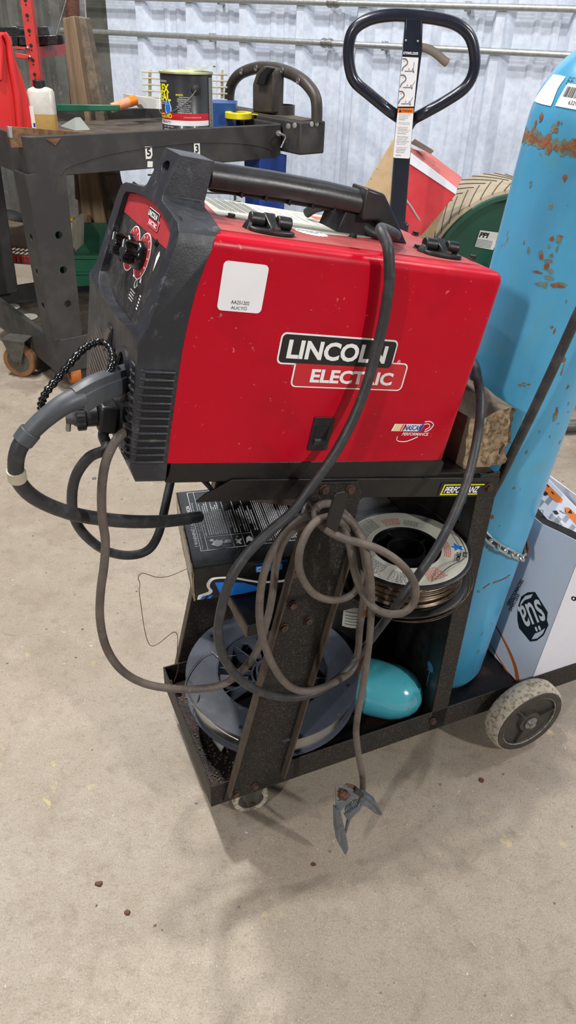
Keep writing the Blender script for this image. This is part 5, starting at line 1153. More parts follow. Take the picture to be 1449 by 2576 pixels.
mb.build('can_side_text', 'paper_white', pc)
b_ = cband(-1.02, -.72, .082, .118, 'blue_drop_outline', 'white_ink', .0008)
text('', Mcn, 'blue_ink', pc, .01) if 0 else None
def cpoly(pts, a, z, name, m, e, par=pc):
    bm = bmesh.new(); bm.faces.new([bm.verts.new((x, y, 0)) for x, y in pts]); w = cwarp(a, z, e)
    for v in bm.verts: v.co = Mcn @ w(v.co)
    me = bpy.data.meshes.new(name); bm.to_mesh(me); bm.free(); return link(name, me, m, par, smooth=0)
bpy.data.objects.remove(b_)
dp = [(0, .026), (.008, .012), (.013, -.002), (.012, -.013), (.004, -.021), (-.005, -.020), (-.012, -.012), (-.013, -.002), (-.007, .010)]
cpoly([(x*1.25, y*1.2) for x, y in dp], -.82, .096, 'drop_outline', 'paper_white', .0008); cpoly(dp, -.82, .096, 'blue_drop', 'blue_ink', .0012)
cpoly([(-.014, .009), (.010, .010), (.014, -.006), (-.006, -.010), (-.012, 0)], .30, .020, 'flag_print', 'carton_pink', .0008); cpoly([(-.014, .009), (-.004, .010), (-.003, -.002), (-.011, .0)], .30, .020, 'flag_canton', 'navy_ink', .0012)
MB().lathe([(.017, 0), (.016, .004), (.008, .006), (.0005, .006)], Mcn @ Matrix.Translation((CR*cos(.36)-.001, CR*sin(.36), .150)) @ Matrix.Rotation(.36, 4, 'Z') @ Matrix.Rotation(pi/2, 4, 'Y'), 24).build('handle_ear', 'black_plastic', pc)
MB().tube(catmull([Mcn @ Vector(((CR+.007)*cos(a), (CR+.007)*sin(a), z)) for a, z in ((.34, .150), (.2, .135), (.0, .118), (-.3, .096), (-.7, .078), (-1.1, .070), (-1.45, .078), (-1.7, .10), (-2.0, .135), (-2.4, .150))], 6), .0018, 8).build('wire_handle', 'steel', pc)
# torn film on the lid
random.seed(31); mb = MB(); G = 7
V = [[mb.bm.verts.new(Mcn @ Vector((-.055+.018*i*.9, .0+.017*j, CH+.004+random.uniform(0, .012)+(.010 if j > 4 else 0)))) for j in range(G)] for i in range(G)]
for i in range(G-1):
    for j in range(G-1): mb.bm.faces.new((V[i][j], V[i+1][j], V[i+1][j+1], V[i][j+1]))
o = mb.build('plastic_film', 'film_plastic', None, smooth=60); tag(o, 'crumpled clear plastic film lying on the paint can lid', 'plastic film')
# bottle
Bp = ul(pl((112, 310), ucart(.05, .30, .8), UF)); BP = ucart(Bp.x, .30, zt)
kz = (BP-CAM).dot(fwd)/F   # metres per pixel there
bw = 62*kz; bh = 95*kz
bt = thing('squeeze_bottle', BP, 'translucent bottle with black cap half full of amber liquid, left end of service cart', 'bottle')
Mbo = Matrix.Translation(BP) @ Matrix.Rotation(radians(2), 4, 'Z')
zb0 = BP.z; bht = ul(pl((112, 228), BP, Vector((0, 1, 0)))).z-zt
def bsec(k, z, d=.55): return [Mbo @ Vector((x*k, y*k*d, z)) for x, y in rrect(bw, bw, bw*.22, 4)]
MB().rings([bsec(.94, 0), bsec(1, .006), bsec(1, bht*.5)]).build('liquid_part', 'bottle_amber', bt)
MB().rings([bsec(1, bht*.5), bsec(1, bht*.97), bsec(.9, bht*1.03), bsec(.5, bht*1.08)]).build('bottle_body', 'bottle_plastic', bt)
MB().lathe([(bw*.24, bht*1.06), (bw*.24, bht*1.22), (.0005, bht*1.22)], Mbo, 24).build('bottle_cap', 'black_plastic', bt, bev=.001)
MB().box((-bw*.36, -bw*.285, bht*.42), (bw*.16, .001, bht*.5), Mbo).build('torn_label', 'paper_white', bt, smooth=0); MB().box((-bw*.33, -bw*.29, bht*.26), (bw*.08, .001, bht*.09), Mbo).build('label_mark', 'navy_ink', bt, smooth=0)
# red fuel jug at the left edge
JY = .36
def jp(px, f=.28): return pl(px, ucart(0, f, 0), UF)
jug = thing('fuel_jug', jp((20, 300)), 'red plastic fuel jug cut off by the left photo edge, on the service cart', 'jug')
sil = [(-120, 345), (-120, 200), (-70, 120), (-20, 85), (12, 80), (24, 88), (33, 120), (40, 150), (58, 195), (72, 245), (80, 300), (82, 322), (60, 345)]
def clz(v, z=.802): return Vector((v.x, v.y, max(v.z, z)))
q0 = [clz(jp(p, .30)) for p in sil]; q1 = [clz(jp(p, .30))+UF*.17 for p in sil]
MB().hull(q0, q1).build('jug_body', 'jug_red', jug, bev=.022, seg=5, smooth=60)
rd = [(10, 84), (22, 108), (30, 170), (42, 240), (50, 330)]
MB().tube(catmull([jp(p, .292) for p in rd], 6), .010, 10).build('moulded_ridge', 'jug_red', jug)
MB().tube(catmull([jp(p, .292) for p in [(-5, 90), (0, 130), (-2, 200)]], 6), .012, 10).build('moulded_ridge', 'jug_red', jug)
# particle-board strip standing inside the near rim
a, b = un((22, 322), .03), un((365, 350), .03)
q = [un(p, .030) for p in ((20, 318), (330, 341), (365, 352), (365, 372), (30, 372))]
bo = thing('board_strip', q[0], 'brown particle-board strip with bare metal end leaning behind the service cart rim', 'board')
MB().slab([clz(v) for v in q], UF*.010).build('board', 'osb', bo, bev=.0008)
q = [un(p, .028) for p in ((20, 318), (30, 319), (33, 348), (24, 346))]; MB().slab(q, UF*.014).build('metal_end', 'galvanised', bo, bev=.0008)
q = [un(p, -.0012) for p in ((114, 349), (152, 347), (139, 366))]
o = MB().slab(q, -UF*.002).build('board_tongue', 'osb', bo)
# small things: blue tin, tape, orange tube, papers, cloth, green bin lid
def obox(name, pxa, f, dims, rot, m, label, cat, z=zt, bev=.002, grp=None):
    P = ul(pl(pxa, ucart(0, f, 0), UF)); c = ucart(P.x, f, z+dims[2]/2)
    o = MB().box((0, 0, 0), dims, Matrix.Translation(c) @ Matrix.Rotation(ANG+radians(rot), 4, 'Z')).build(name, m, None, bev=bev); return tag(o, label, cat, grp)
obox('blue_tin', (563, 262), .30, (.10, .12, .09), -38, 'blue_tin', 'scuffed blue tin box behind the paint can on the service cart', 'box', z=.802)
Pt = ul(pl((600, 288), ucart(0, .20, 0), UF)); TP = ucart(Pt.x, .20, .842)
tm = thing('tape_measure', TP, 'yellow tape roll with loose yellow tail by the handle of the service cart', 'tape')
MB().lathe([(.030, 0), (.050, 0), (.052, .002), (.052, .020), (.050, .022), (.030, .022), (.030, 0)], Matrix.Translation(TP), 36, cap=False).build('tape_ring', 'yellow_plastic', tm)
MB().tube(catmull([TP+UE*.04+Z*.012, TP+UE*.075-UF*.01+Z*.012, TP+UE*.10-UF*.03-Z*.0, TP+UE*.11-UF*.045-Z*.02], 6), .008, 8, flat=(.3, 1)).build('tape_tail', 'yellow_plastic', tm)
Pa, Pb = pl((280, 272), ucart(0, .50, 0), UF), pl((342, 251), ucart(0, .50, 0), UF)
ot = thing('orange_tube', Pa, 'pale orange tube with bright orange cap lying over the far rim of service cart', 'tube')
MB().tube([Pa, lp(Pa, Pb, .72)], [.016, .018], 18).build('tube_body', 'peach_plastic', ot); MB().tube([lp(Pa, Pb, .70), Pb], [.019, .018], 18).build('tube_cap', 'orange_plastic', ot, bev=.002)
for k, (pp, nm, lab) in enumerate((([(333, 239), (415, 252), (412, 268), (338, 262)], 'paper_stack', 'stack of white papers at the service cart far rim, left of the paint can'), ([(355, 262), (412, 266), (412, 275), (362, 273)], 'folded_paper', 'single folded white paper lying below the paper stack on the service cart'))):
    q = [pl(p, ucart(0, .52, 0), UF) for p in pp]; o = MB().slab(q, UF*(.08 if k == 0 else .05)).build(nm, 'paper_white', None, bev=.001); tag(o, lab, 'paper')
random.seed(6); q = [on_tray(p, .80) for p in ((150, 318), (172, 312), (200, 310), (212, 309), (228, 328), (190, 330))]
mb = MB(); top = sum(q, Vector())/6+Z*.03
mb.add([*q, top, top+UE*.02], [(0, 1, 6), (1, 2, 6), (2, 3, 7), (2, 7, 6), (3, 4, 7), (4, 5, 7), (5, 6, 7), (5, 0, 6)]); o = mb.build('crumpled_wrapper', 'film_plastic', None, smooth=0); tag(o, 'crumpled translucent plastic wrapper beside the amber bottle', 'plastic film')
o = MB().hull([on_tray(p, .802) for p in ((345, 336), (350, 330), (357, 330), (360, 336))], [on_tray(p, .815) for p in ((347, 335), (351, 330), (356, 330), (358, 335))]).build('socket', 'black_plastic', None, bev=.002); tag(o, 'small black socket lying on the service cart tray, left of paint can', 'socket')
# green bin rim seen behind the service cart
def wq(px, off): return pl(px, WN*(WD-off), WN)
q = [pl(p, Vector((0, 3.15, 0)), Vector((0, 1, 0))) for p in ((142, 262), (300, 264), (300, 279), (142, 281))]
gb = thing('green_bin', Vector((-.8, 3.3, .1)), 'green plastic bin standing behind the service cart', 'bin')
q1 = [v+Vector((0, .012, 0)) for v in q]
MB().hull(q, q1).build('bin_rim', 'green_plastic', gb, bev=.003)
def bxy(px, Y): return pl(px, Vector((0, Y, 0)), Vector((0, 1, 0)))
# lower green trays on the service cart's bottom shelf
gt = thing('green_tray', ucart(.3, .4, .132), 'dark green slatted plastic tray on the lower shelf of the service cart', 'tray')
gz = .133
def lowb(x0, x1, y0, y1, z0, z1, nm, m, par): return MB().box(((x0+x1)/2, (y0+y1)/2, (z0+z1)/2), (x1-x0, y1-y0, z1-z0), MU).build(nm, m, par, bev=.003)
yb = 3.05
def gsl(p4, m, nm, par, d=.03, Y=yb):
    q = [bxy(p, Y) for p in p4]; return MB().slab(q, Vector((0, d, 0))).build(nm, m, par, bev=.002)
gsl([(165, 643), (300, 643), (300, 653), (165, 653)], 'green_plastic', 'tray_rim', gt, .05)
gsl([(168, 653), (300, 653), (298, 690), (172, 686)], 'green_plastic', 'tray_front', gt, .02, yb+.01)
gsl([(170, 686), (298, 686), (298, 692), (170, 692)], 'green_plastic', 'tray_rib', gt, .035, yb-.01)
gsl([(172, 692), (298, 692), (296, 716), (178, 722)], 'green_plastic', 'tray_foot', gt, .02, yb)
cr = thing('green_crate', bxy((220, 640), 3.12), 'open green crate with dark inside standing above the green tray', 'crate')
gsl([(178, 560), (268, 562), (266, 643), (186, 643)], 'green_drum', 'crate_back', cr, .01, 3.28)
gsl([(173, 562), (181, 560), (180, 643), (172, 600)], 'cream_metal', 'crate_side', cr, .20, 3.08)
gsl([(174, 600), (190, 643), (172, 643)], 'wood_plank_dark', 'crate_wall', cr, .02, 3.10)
yb_ = MB().slab([bxy(p, 3.2) for p in ((161, 541), (200, 560), (176, 566), (170, 585), (166, 610), (160, 560))], Vector((0, .04, 0))).build('yellow_bag', 'yellow_bag', None, bev=.004); tag(yb_, 'crumpled yellow bag sticking up behind the green crate', 'bag')
for px, w in (((28, 774), 0), ((72, 799), 0)):
    P = on_tray(px, .1325); o = MB().lathe([(.0001, 0), (.034, 0), (.036, .003), (.034, .006), (.008, .006), (.008, .004), (.0001, .004)], Matrix.Translation(P), 28).build('metal_disc', 'paper_aged', None); tag(o, 'pale round disc on the lower shelf, '+('farther' if px[0] < 50 else 'nearer')+' of the two', 'disc', 'pale discs on the lower shelf')

# ================================================================== PALLET JACK
JY_ = 2.5
def jk(px, Y=JY_): return bxy(px, Y)
pj = thing('pallet_jack', Vector((jk((990, 700)).x, JY_, 0)), 'dark navy pallet jack with looped handle standing behind the red machine', 'pallet jack')
lp_ = [(1040, 40), (1100, 47), (1150, 62), (1182, 92), (1194, 140), (1190, 185), (1168, 222), (1120, 255), (1072, 282), (1040, 300), (1025, 318), (1008, 300), (975, 275), (930, 238), (893, 205), (880, 170), (877, 120), (890, 75), (930, 48), (985, 38)]
MB().tube(catmull([jk(p, JY_+(.022 if 285 < p[1] else 0)) for p in lp_], 8, True), .0165, 16, True).build('handle_loop', 'navy_paint', pj)
q = [jk(p, JY_-.0138) for p in ((1020, 38), (1064, 38), (1062, 130), (1040, 300), (1018, 580), (978, 575), (998, 300), (1014, 130))]
q += []
MB().slab(q, Vector((0, .030, 0))).build('handle_mast', 'navy_paint', pj, bev=.004)
lowm = jk((998, 577), JY_); MB().box((lowm.x+.012, JY_+.02, lowm.z/2+.10), (.05, .05, lowm.z-.16), None).build('lower_mast', 'navy_paint', pj, bev=.004)
MB().lathe([(.055, 0), (.06, .02), (.06, .24), (.045, .26)], Matrix.Translation((lowm.x+.02, JY_+.10, .12)), 28).build('pump_housing', 'navy_paint', pj)
for s in (-1, 1):
    MB().box((lowm.x+.02+s*.165, JY_+.60, .075), (.14, .86, .06), None).build('fork', 'navy_paint', pj, bev=.006)
    MB().cyl((lowm.x+.02+s*.03-.03, JY_+.08, .09), (lowm.x+.02+s*.03+.03, JY_+.08, .09), .088, 28).build('steer_wheel', 'black_plastic', pj, bev=.004)
MB().box((lowm.x+.02, JY_+.22, .20), (.44, .05, .26), None).build('fork_carriage', 'navy_paint', pj, bev=.006)
L = catmull([jk(p, JY_-.004) for p in ((1054, 117), (1075, 122), (1096, 134), (1112, 148), (1127, 160))], 6)
MB().tube(L, [.0095, .0095, .010, .010, .0105, .0105, .011]+[.0115]*(len(L)-8)+[.006], 10, flat=(1, .55)).build('release_lever', 'lever_tan', pj)
for px in ((1021, 102), (1051, 104)): MB().sphere(jk(px, JY_-.016), .0035, None, 10, 6).build('mast_rivet', 'steel', pj)
jn = Vector((0, -1, 0))
def jpoly(pts, name, m, par, e=.0150, th=.0004): return MB().slab([jk(p, JY_-e) for p in pts], Vector((0, -th, 0))).build(name, m, par, smooth=0)
lb1 = jpoly([(1012, 143), (1053, 145), (1041, 268), (1001, 268)], 'instruction_label', 'white_label', pj)
lb2 = jpoly([(1001, 272), (1041, 272), (1031, 396), (1028, 399), (992, 397), (989, 394)], 'warning_label', 'white_label', pj)
jpoly([(1001, 272), (1041, 272), (1040, 285), (1000, 284)], 'orange_band', 'orange_ink', lb2, .0155)
def jt(s, px, w, h, m, par, bold=.02, ang=-4.6):
    P = jk(px, JY_-.0160); X = Vector((cos(radians(0)), 0, sin(radians(-.6)))); Y = Vector((.045, 0, 1)).normalized(); M = mat4(P, X.normalized(), Y, Vector((0, -1, 0)))
    kz = (P-CAM).dot(fwd)/F; return text(s, M, m, par, .01, fit=(w*kz, h*kz), bold=bold)
jt('crown.com', (1033, 134), 37, 6, 'white_ink', pj); jt('WARNING', (1024, 279), 26, 5, 'black_ink', lb2)
jpoly([(1003, 282), (1011, 282), (1007, 274)], 'warning_triangle', 'black_ink', lb2, .016)
rows = ['Do not operate this', 'truck unless you', 'are trained and', 'authorized.', '', 'Make sure your truck', 'is in working order.', '', 'Read and obey all', 'instructions and', 'warnings on the truck', 'and in the Operator', 'Service Manual.', '', 'This truck does not', 'have brakes. To go', 'emergency quickly', 'lower the load to the', 'floor to help you', 'stop the truck.', '', 'To obtain copies of', 'Truck Labels and', 'Operator/Service', 'Manual contact:', '', 'crown.com']
for i, s in enumerate(rows):
    if s: y = 289+i*3.9; jt(s, (1004+len(s)*.72-(y-289)*.085, y), len(s)*1.45, 2.7, 'grey_ink', lb2, .0)
for k, y0 in enumerate((148, 189, 230)):
    x0 = 1012-(y0-148)*.105
    pic = MB()
    P = [jk(p, JY_-.0158) for p in ((x0, y0), (x0+8, y0), (x0+13, y0+6), (x0+12, y0+13), (x0+3, y0+21), (x0-1, y0+30))]
    pic.tube(catmull(P, 5), .0016, 5).build('jack_drawing', 'grey_ink', lb1)
    pic = MB().tube([jk((x0+6, y0+31), JY_-.0158), jk((x0+24, y0+31), JY_-.0158), jk((x0+27, y0+24), JY_-.0158)], .0011, 5)
    dxx = (3, 10, 8)[k]; pic.tube([jk((x0+27, y0+31), JY_-.0158), jk((x0+27+dxx, y0+8+(k > 0)*6), JY_-.0158)], .0006, 4)
    pic.sphere(jk((x0+28, y0+32), JY_-.0158), .0025, None, 8, 5).build('jack_drawing', 'grey_ink', lb1)
    jpoly([(x0+15, y0+26), (x0+17, y0+23), (x0+19, y0+26), (x0+17, y0+28)], 'arrow', 'orange_ink', lb1, .0158); jpoly([(x0+3, y0+7), (x0+9, y0+3), (x0+9, y0+4), (x0+3, y0+8)], 'arrow', 'orange_ink', lb1, .0158)
# steel bar on the floor at the right edge
o = MB().cyl(fl(1415, 1072, .025), fl(1600, 1066, .025), .022, 20).build('floor_bar', 'caster_hub', None); tag(o, 'dull grey steel bar lying on the floor at the right edge behind the cylinder', 'bar')

# ================================================================== RED CARTON AND PULLEY
RY = 2.86
rb = thing('red_carton', bxy((1050, 560), RY), 'open red and white cardboard carton tilted behind the pallet jack handle', 'box')
def rp(px, Y): return bxy(px, Y)
# red front, white edge, pink top, brown flap
A1, A2, A3, A4 = (1038, 412), (1147, 488), (1062, 592), (985, 560)
MB().slab([rp((1030, 398), RY), rp((1147, 489), RY-.02), rp((1060, 592), RY-.03), rp((960, 592), RY-.02)], Vector((0, .012, 0))).build('red_side', 'carton_red', rb, bev=.001)
MB().slab([rp((1018, 372), RY-.006), rp((1036, 385), RY-.006), rp((1150, 474), RY-.012), rp((1147, 490), RY-.022), rp((1030, 412), RY-.006)], Vector((0, .012, 0))).build('white_edge', 'white_paint', rb, bev=.001)
MB().slab([rp((1022, 372), RY+.0), rp((1044, 376), RY+.01), rp((1080, 384), RY+.06), rp((1162, 446), RY+.05), rp((1150, 476), RY-.0)], Vector((0, .012, -.004))).build('pink_top', 'carton_pink', rb, bev=.001)
MB().slab([rp((1034, 362), RY-.01), rp((1044, 352), RY+.0), rp((1091, 381), RY-.0), rp((1084, 388), RY-.02)], Vector((0, .010, .003))).build('torn_flap', 'wood_plank_dark', rb, bev=.001)
MB().slab([rp((992, 348), RY+.02), rp((1060, 384), RY+.02), rp((1020, 470), RY+.02), rp((995, 610), RY-.0), rp((905, 560), RY+.0), rp((915, 475), RY+.02)], Vector((0, .012, 0))).build('brown_flap', 'cardboard', rb, bev=.001)
MB().slab([rp((985, 356), RY+.03), rp((1150, 452), RY+.06), rp((1070, 640), RY+.06), rp((930, 590), RY+.04)], Vector((0, .012, 0))).build('carton_back', 'cardboard', rb)
mb = MB()
for a, b in (((918, 470), (1000, 525)), ((932, 448), (1000, 486)), ((948, 424), (1005, 452))): mb.tube([rp(a, RY+.018), rp(b, RY+.018)], .0012, 5)
mb.build('flap_crease', 'carton_edge', rb)
mb = MB().tube(catmull([rp(p, RY-.022) for p in ((1020, 500), (1035, 520), (1050, 545), (1068, 570))], 5), .003, 6, flat=(1, .4)); mb.build('clear_tape', 'film_plastic', rb)
# conveyor pulley with herringbone lagging: axis points towards the viewer
PR = .335; PC = Vector((0, 0, 0))
pcx = bxy((1272, 505), 2.95)
PAX = Vector((.10, -1, .0)).normalized()
PC = Vector((.825, 2.95, PR+.001))
Mp = fr(PC, PAX.cross(Z), Z)       # local z = towards viewer?
if (Mp.to_3x3() @ Z).dot(PAX) < 0: Mp = fr(PC, -PAX.cross(Z), Z)
pu = thing('conveyor_pulley', PC-Z*PR, 'large conveyor pulley with tan herringbone rubber and green end disc by the wall', 'pulley')
PWd = .34
MB().lathe([(PR-.02, 0), (PR, -.004), (PR, -PWd), (PR-.02, -PWd)], Mp, 96, cap=False).build('rubber_lagging', 'rubber_tan', pu)
MB().lathe([(PR-.012, .002), (PR-.016, .010), (PR-.030, .010), (PR-.034, -.002), (PR-.036, -.06), (.10, -.065), (.09, .02), (.0005, .02)], Mp, 80, cap=False).build('green_disc', 'green_drum', pu)
mb = MB()
for k in range(46):
    a0 = 2*pi*k/46
    for s in (0, 1):
        pts_ = []
        for j in range(6):
            t = j/5; z = -PWd*.5*(1-t) if s == 0 else -PWd*.5-PWd*.5*t
            aa = a0+(t if s == 0 else t)*.28+(0 if s == 0 else 0)+(.068 if s else 0)
            if s == 0: aa = a0+.28*(t)
            pts_.append(Mp @ Vector(((PR+.0005)*cos(aa), (PR+.0005)*sin(aa), z)))
        mb.tube(pts_, .0022, 5)
mb.build('lagging_grooves', 'groove_dark', pu)
q0 = MB()
def disc(px, e=-.058): return pl(px, Mp @ Vector((0, 0, e)), PAX)
lbp = MB().slab([disc(p, -.060) for p in ((1208, 579), (1262, 586), (1240, 629), (1194, 620))], PAX*.0006).build('maker_label', 'paper_white', pu, smooth=0)
a, b = disc((1206, 590), -.0585), disc((1230, 593), -.0585); X = (b-a).normalized(); M = mat4((a+b)/2, X, PAX.cross(X), PAX); text('PPI', M, 'black_ink', lbp, .03, fit=((b-a).length, .020), bold=.04, shear=.2)
mb = MB()
for k in range(6): mb.tube([disc((1201-k*1.2, 602+k*3.2), -.0585), disc((1240-k*1.2, 608+k*3.2), -.0585)], .0008, 4)
mb.build('label_print', 'grey_ink', lbp)

# ================================================================== WALL SIDE CLUTTER
# cream wire racks stacked by the wall
def rack(px0, px1, Y, lab, k):
    t = thing('slatted_rack', bxy((sum((px0[0], px1[0]))/2, px1[1]), Y), lab, 'rack', 'cream slatted racks stacked by the wall')
    x0, x1 = px0[0], px1[0]; n = 5
    mbx = MB()
    for i in range(n):
        y = px0[1]+(px1[1]-px0[1])*i/(n-1); a, b = bxy((x0, y), Y), bxy((x1, y+8), Y); MB().tube([a, b], .006, 6, flat=(.6, 1)).build('slat', 'cream_metal', t)
    for x in (x0+18, x1-14):
        MB().slab([bxy((x-3, px0[1]-4), Y+.01), bxy((x+3, px0[1]-4), Y+.01), bxy((x+3, px1[1]+4), Y+.01), bxy((x-3, px1[1]+4), Y+.01)], Vector((0, .02, 0))).build('post', 'cream_metal', t)
rack((358, 180), (572, 244), 3.42, 'cream slatted rack showing left and right of the paint can, topmost of its stack', 0)
rack((372, 420), (605, 500), 3.40, 'cream slatted rack glimpsed under the carry handle, lower in its stack', 1)
gp = MB().box((0, 0, .34), (.02, .01, .68), Matrix.Translation(Vector((bxy((640, 480), 3.3).x, 3.3, 0)))).build('green_post', 'green_plastic', None); 
ye = MB().box((-.012, 0, .34), (.006, .011, .68), Matrix.Translation(Vector((bxy((640, 480), 3.3).x, 3.3, 0)))).build('yellow_post', 'yellow_bag', None)
tag(gp, 'narrow green upright seen under the carry handle, left of the blue leg', 'post'); tag(ye, 'thin yellow strip along the left edge of the green upright', 'strip')
# red shelving at the left
rk = thing('red_shelving', bxy((60, 600), 3.2), 'red perforated steel shelving unit with wire deck in the back left corner', 'shelving')
def upright(pa, pb, Y, w=.036):
    a, b = bxy(pa, Y), bxy(pb, Y)
    d = (b-a).normalized(); s = d.cross(Vector((0, 1, 0))).normalized()*w/2
    u_ = MB().slab([a-s, a+s, b+s, b-s], Vector((0, .003, 0))).slab([a+s, a+s*1.1, b+s*1.1, b+s], Vector((0, .036, 0))).build('upright', 'rack_red', rk)
    mb = MB(); n = int((b-a).length/.045)
    for i in range(n):
        c = a+(b-a)*((i+.5)/n); mb.cyl(c-Vector((0, .0012, 0)), c-Vector((0, .0004, 0)), .0062, 12); c2 = c-Z*.014; mb.cyl(c2-Vector((0, .0012, 0)), c2-Vector((0, .0004, 0)), .003, 8)
    mb.build('slots', 'black_deep', u_)
    return u_
up = upright((56, -60), (152, 700), 3.2); upright((228, 440), (243, 560), 3.42, .03)
for px in ((70, 121), (75, 143)): MB().sphere(bxy(px, 3.196), .006, None, 12, 6).build('shelf_bolt', 'steel', rk)
def slabY(p4, Y, d, nm, m, par, **k): return MB().slab([bxy(p, Y) for p in p4], Vector((0, d, 0))).build(nm, m, par, **k)
slabY([(38, 132), (72, 138), (70, 149), (38, 146)], 3.19, .02, 'beam', 'rack_red', rk, bev=.002); slabY([(38, 116), (64, 120), (64, 125), (38, 122)], 3.19, .012, 'beam', 'rack_red', rk)
q = [bxy((86, 121), 3.21), bxy((166, 106), 3.55), bxy((170, 136), 3.55), bxy((90, 148), 3.21)]; MB().slab(q, Vector((-.01, 0, 0))).build('side_beam', 'rack_red', rk)
MB().slab([bxy((-40, 122), 3.2), bxy((86, 121), 3.21), bxy((166, 106), 3.55), bxy((-10, 104), 3.6)], Z*-.006).build('deck', 'wood_plank_dark', rk)
# lower red shelf with wire grid
DZ = fl(0, 640, .30)
LY = bxy((0, 655), 3.05)
def lg_(px, z=.36): return fl(px[0], px[1], z)
slabY([(-60, 639), (90, 652), (92, 668), (-60, 656)], 3.05, .03, 'lower_beam', 'rack_red', rk, bev=.004)
slabY([(-60, 632), (88, 645), (88, 651), (-60, 638)], 3.045, .01, 'deck_edge', 'rack_red', rk)
e0, e1 = bxy((-60, 634), 3.05), bxy((90, 647), 3.05); mb = MB()
for i in range(14): p = lp(e0, e1, i/13); mb.tube([p+Vector((0, -.008, -.03)), p+Vector((0, -.008, .004)), p+Vector((.02, .40, .004))], .0022, 5)
for j in range(8): mb.tube([e0+Vector((.0025*j*4, .05*j, .004)), e1+Vector((.0025*j*4, .05*j, .004))], .0022, 5)
mb.tube([e0+Vector((0, -.008, -.028)), e1+Vector((0, -.008, -.028))], .0025, 5); mb.build('wire_deck', 'caster_hub', rk)
slabY([(-60, 668), (96, 672), (100, 720), (-60, 715)], 3.7, .02, 'x', 'concrete', None) if 0 else None
# log on the lower shelf
lgp = [(-30, 570), (0, 569), (15, 572), (35, 575), (55, 572), (78, 571), (82, 600), (86, 625), (60, 628), (25, 622), (0, 600), (-30, 605)]
o = MB().slab([bxy(p, 3.12) for p in lgp], Vector((0, .12, 0))).build('log', 'log_wood', None, bev=.012, seg=3); tag(o, 'short greyish log lying on the red wire shelf, left edge', 'log')
o = MB().sphere(bxy((20, 556), 3.4), .06, None, 16, 10, (1.4, 1, .8)).build('dark_bundle', 'black_deep', None); tag(o, 'dark bundle behind the log on the lower shelf', 'bundle')
# boxes on the upper shelf
for pts_, Y, d, nm, lab in (([(42, 92), (44, 114), (146, 113), (143, 88)], 3.28, .14, 'parts_tray', 'low dark blue printed tray box behind the red upright, front one'), ([(80, 68), (82, 90), (124, 88), (120, 66)], 3.45, .08, 'parts_box', 'dark blue printed box behind the low tray on red shelf'), ([(-40, 70), (-40, 92), (52, 90), (48, 72), (38, 66)], 3.30, .12, 'open_carton', 'open dark carton with torn lid above the red jug')):
    q = [bxy(p, Y) for p in pts_]; o = MB().slab(q, Vector((0, d, 0))).build(nm, 'dark_print' if 'dark_print' in MATS else 'carton_black', None, bev=.002); tag(o, lab, 'box')
q = [bxy(p, 3.27) for p in ((28, 90), (44, 92), (44, 116), (32, 112))]; o = MB().slab(q, Vector((0, .02, 0))).build('grey_carton', 'carton_black', None); tag(o, 'small grey-blue printed carton end at the left of the low tray', 'box')
MB_r = MB().cyl(bxy((168, -6), 3.1), bxy((142, 86), 3.1), .0022, 6).build('steel_rod', 'steel', None); tag(MB_r, 'thin steel rod slanting down onto the low tray box', 'rod')
# timber leaning on the wall
def plank(pts_, Y, d, lab, m='wood_plank', nm='plank', g=None):
    q = [bxy(p, Y) for p in pts_]
    q[2] = q[1]+(q[2]-q[1])*((q[1].z-.01)/(q[1].z-q[2].z)); q[3] = q[0]+(q[3]-q[0])*((q[0].z-.01)/(q[0].z-q[3].z))
    o = MB().slab(q, Vector((.01, d, 0))).build(nm, m, None, bev=.003); return tag(o, lab, nm.replace('_', ' '), g)
plank([(157, 46), (172, 43), (262, 640), (215, 640)], 3.32, .03, 'narrow split plank at the left of the leaning timbers, top end seen by the shelving')
plank([(172, 42), (186, 40), (275, 640), (246, 640)], 3.30, .035, 'tan narrow board in the middle of the leaning timbers')
plank([(186, 40), (213, 45), (330, 640), (262, 640)], 3.33, .05, 'widest weathered board on the right of the leaning timbers', 'wood_weathered')
plank([(192, 440), (212, 440), (222, 640), (202, 640)], 3.36, .04, 'reddish brown board beside the short red upright under the service cart', 'wood_plank_dark')
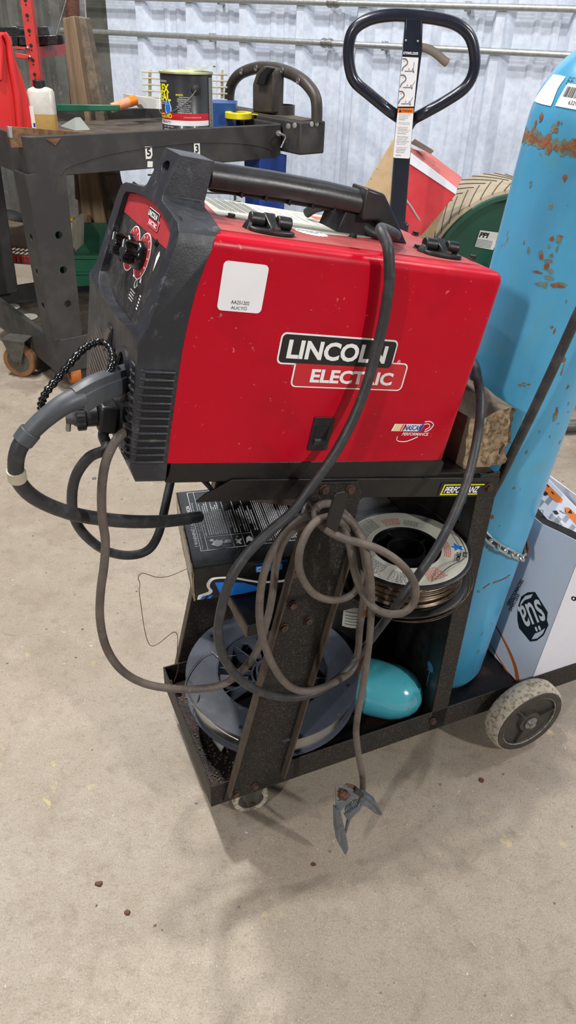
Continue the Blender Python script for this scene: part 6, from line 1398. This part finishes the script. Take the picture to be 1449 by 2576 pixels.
plank([(262, 440), (290, 438), (360, 640), (322, 640)], 3.24, .03, 'dark knotty board right of the leaning timbers below the service cart', 'wood_plank_dark')
o = MB().cyl(bxy((180, -30), 3.38), bxy((184, 60), 3.38), .027, 18).cyl(bxy((184, 60), 3.38), bxy((205, 500), 3.42), .027, 18).build('rusty_pipe', 'copper_rust', None); tag(o, 'rust-brown steel pipe standing behind the leaning timbers', 'pipe')
o = MB().slab([bxy(p, 3.46) for p in ((196, -30), (210, -30), (216, 60), (200, 60))], Vector((0, .02, 0))).build('white_strip', 'galvanised', None); tag(o, 'pale metal strip beside the rusty pipe above the timbers', 'strip')

# ================================================================== LIGHT
w = bpy.data.worlds.new('world'); SC.world = w; w.use_nodes = True
bg = w.node_tree.nodes['Background']; bg.inputs[0].default_value = (.88, .94, 1, 1); bg.inputs[1].default_value = .15
def lamp(name, loc, target, sx, sy, power, col=(1, .97, .93)):
    l = bpy.data.lights.new(name, 'AREA'); l.shape = 'RECTANGLE'; l.size = sx; l.size_y = sy; l.energy = power; l.color = col
    o = bpy.data.objects.new(name, l); COL.objects.link(o); o.location = loc
    o.rotation_euler = (Vector(target)-Vector(loc)).to_track_quat('-Z', 'Y').to_euler(); return o
def above(dx, dy, h=4.2):   # offsets in cart directions, metres at height h above the cart
    return O0 + U*(.2+dx) + W*dy + Z*h
cx_ = cart(.2, .1, .5)
lamp('shop_light', above(-.75, .55), above(-.75, .55)-Z, .16, .16, 98)
lamp('shop_light', above(-.7, 2.0), above(-.7, 2.0)-Z, .16, .3, 150)
lamp('shop_light', above(-2.6, .1), above(-2.6, .1)-Z, .16, .3, 40)
lamp('shop_light', above(2.2, -4.0, 3.0), above(.3, 0, .6), .16, .5, 165)
lamp('shop_light', above(3.2, .2, 3.6), above(1.2, .8, .8), .16, .5, 60)
lamp('shop_light', above(-4.2, -2.6, 3.3), above(-.3, 1.2, .8), .16, .5, 135)
SC.view_settings.view_transform = 'Standard'; SC.view_settings.look = 'None'; SC.view_settings.gamma = 1; SC.view_settings.use_curve_mapping = False
SC.view_settings.exposure = -0.17
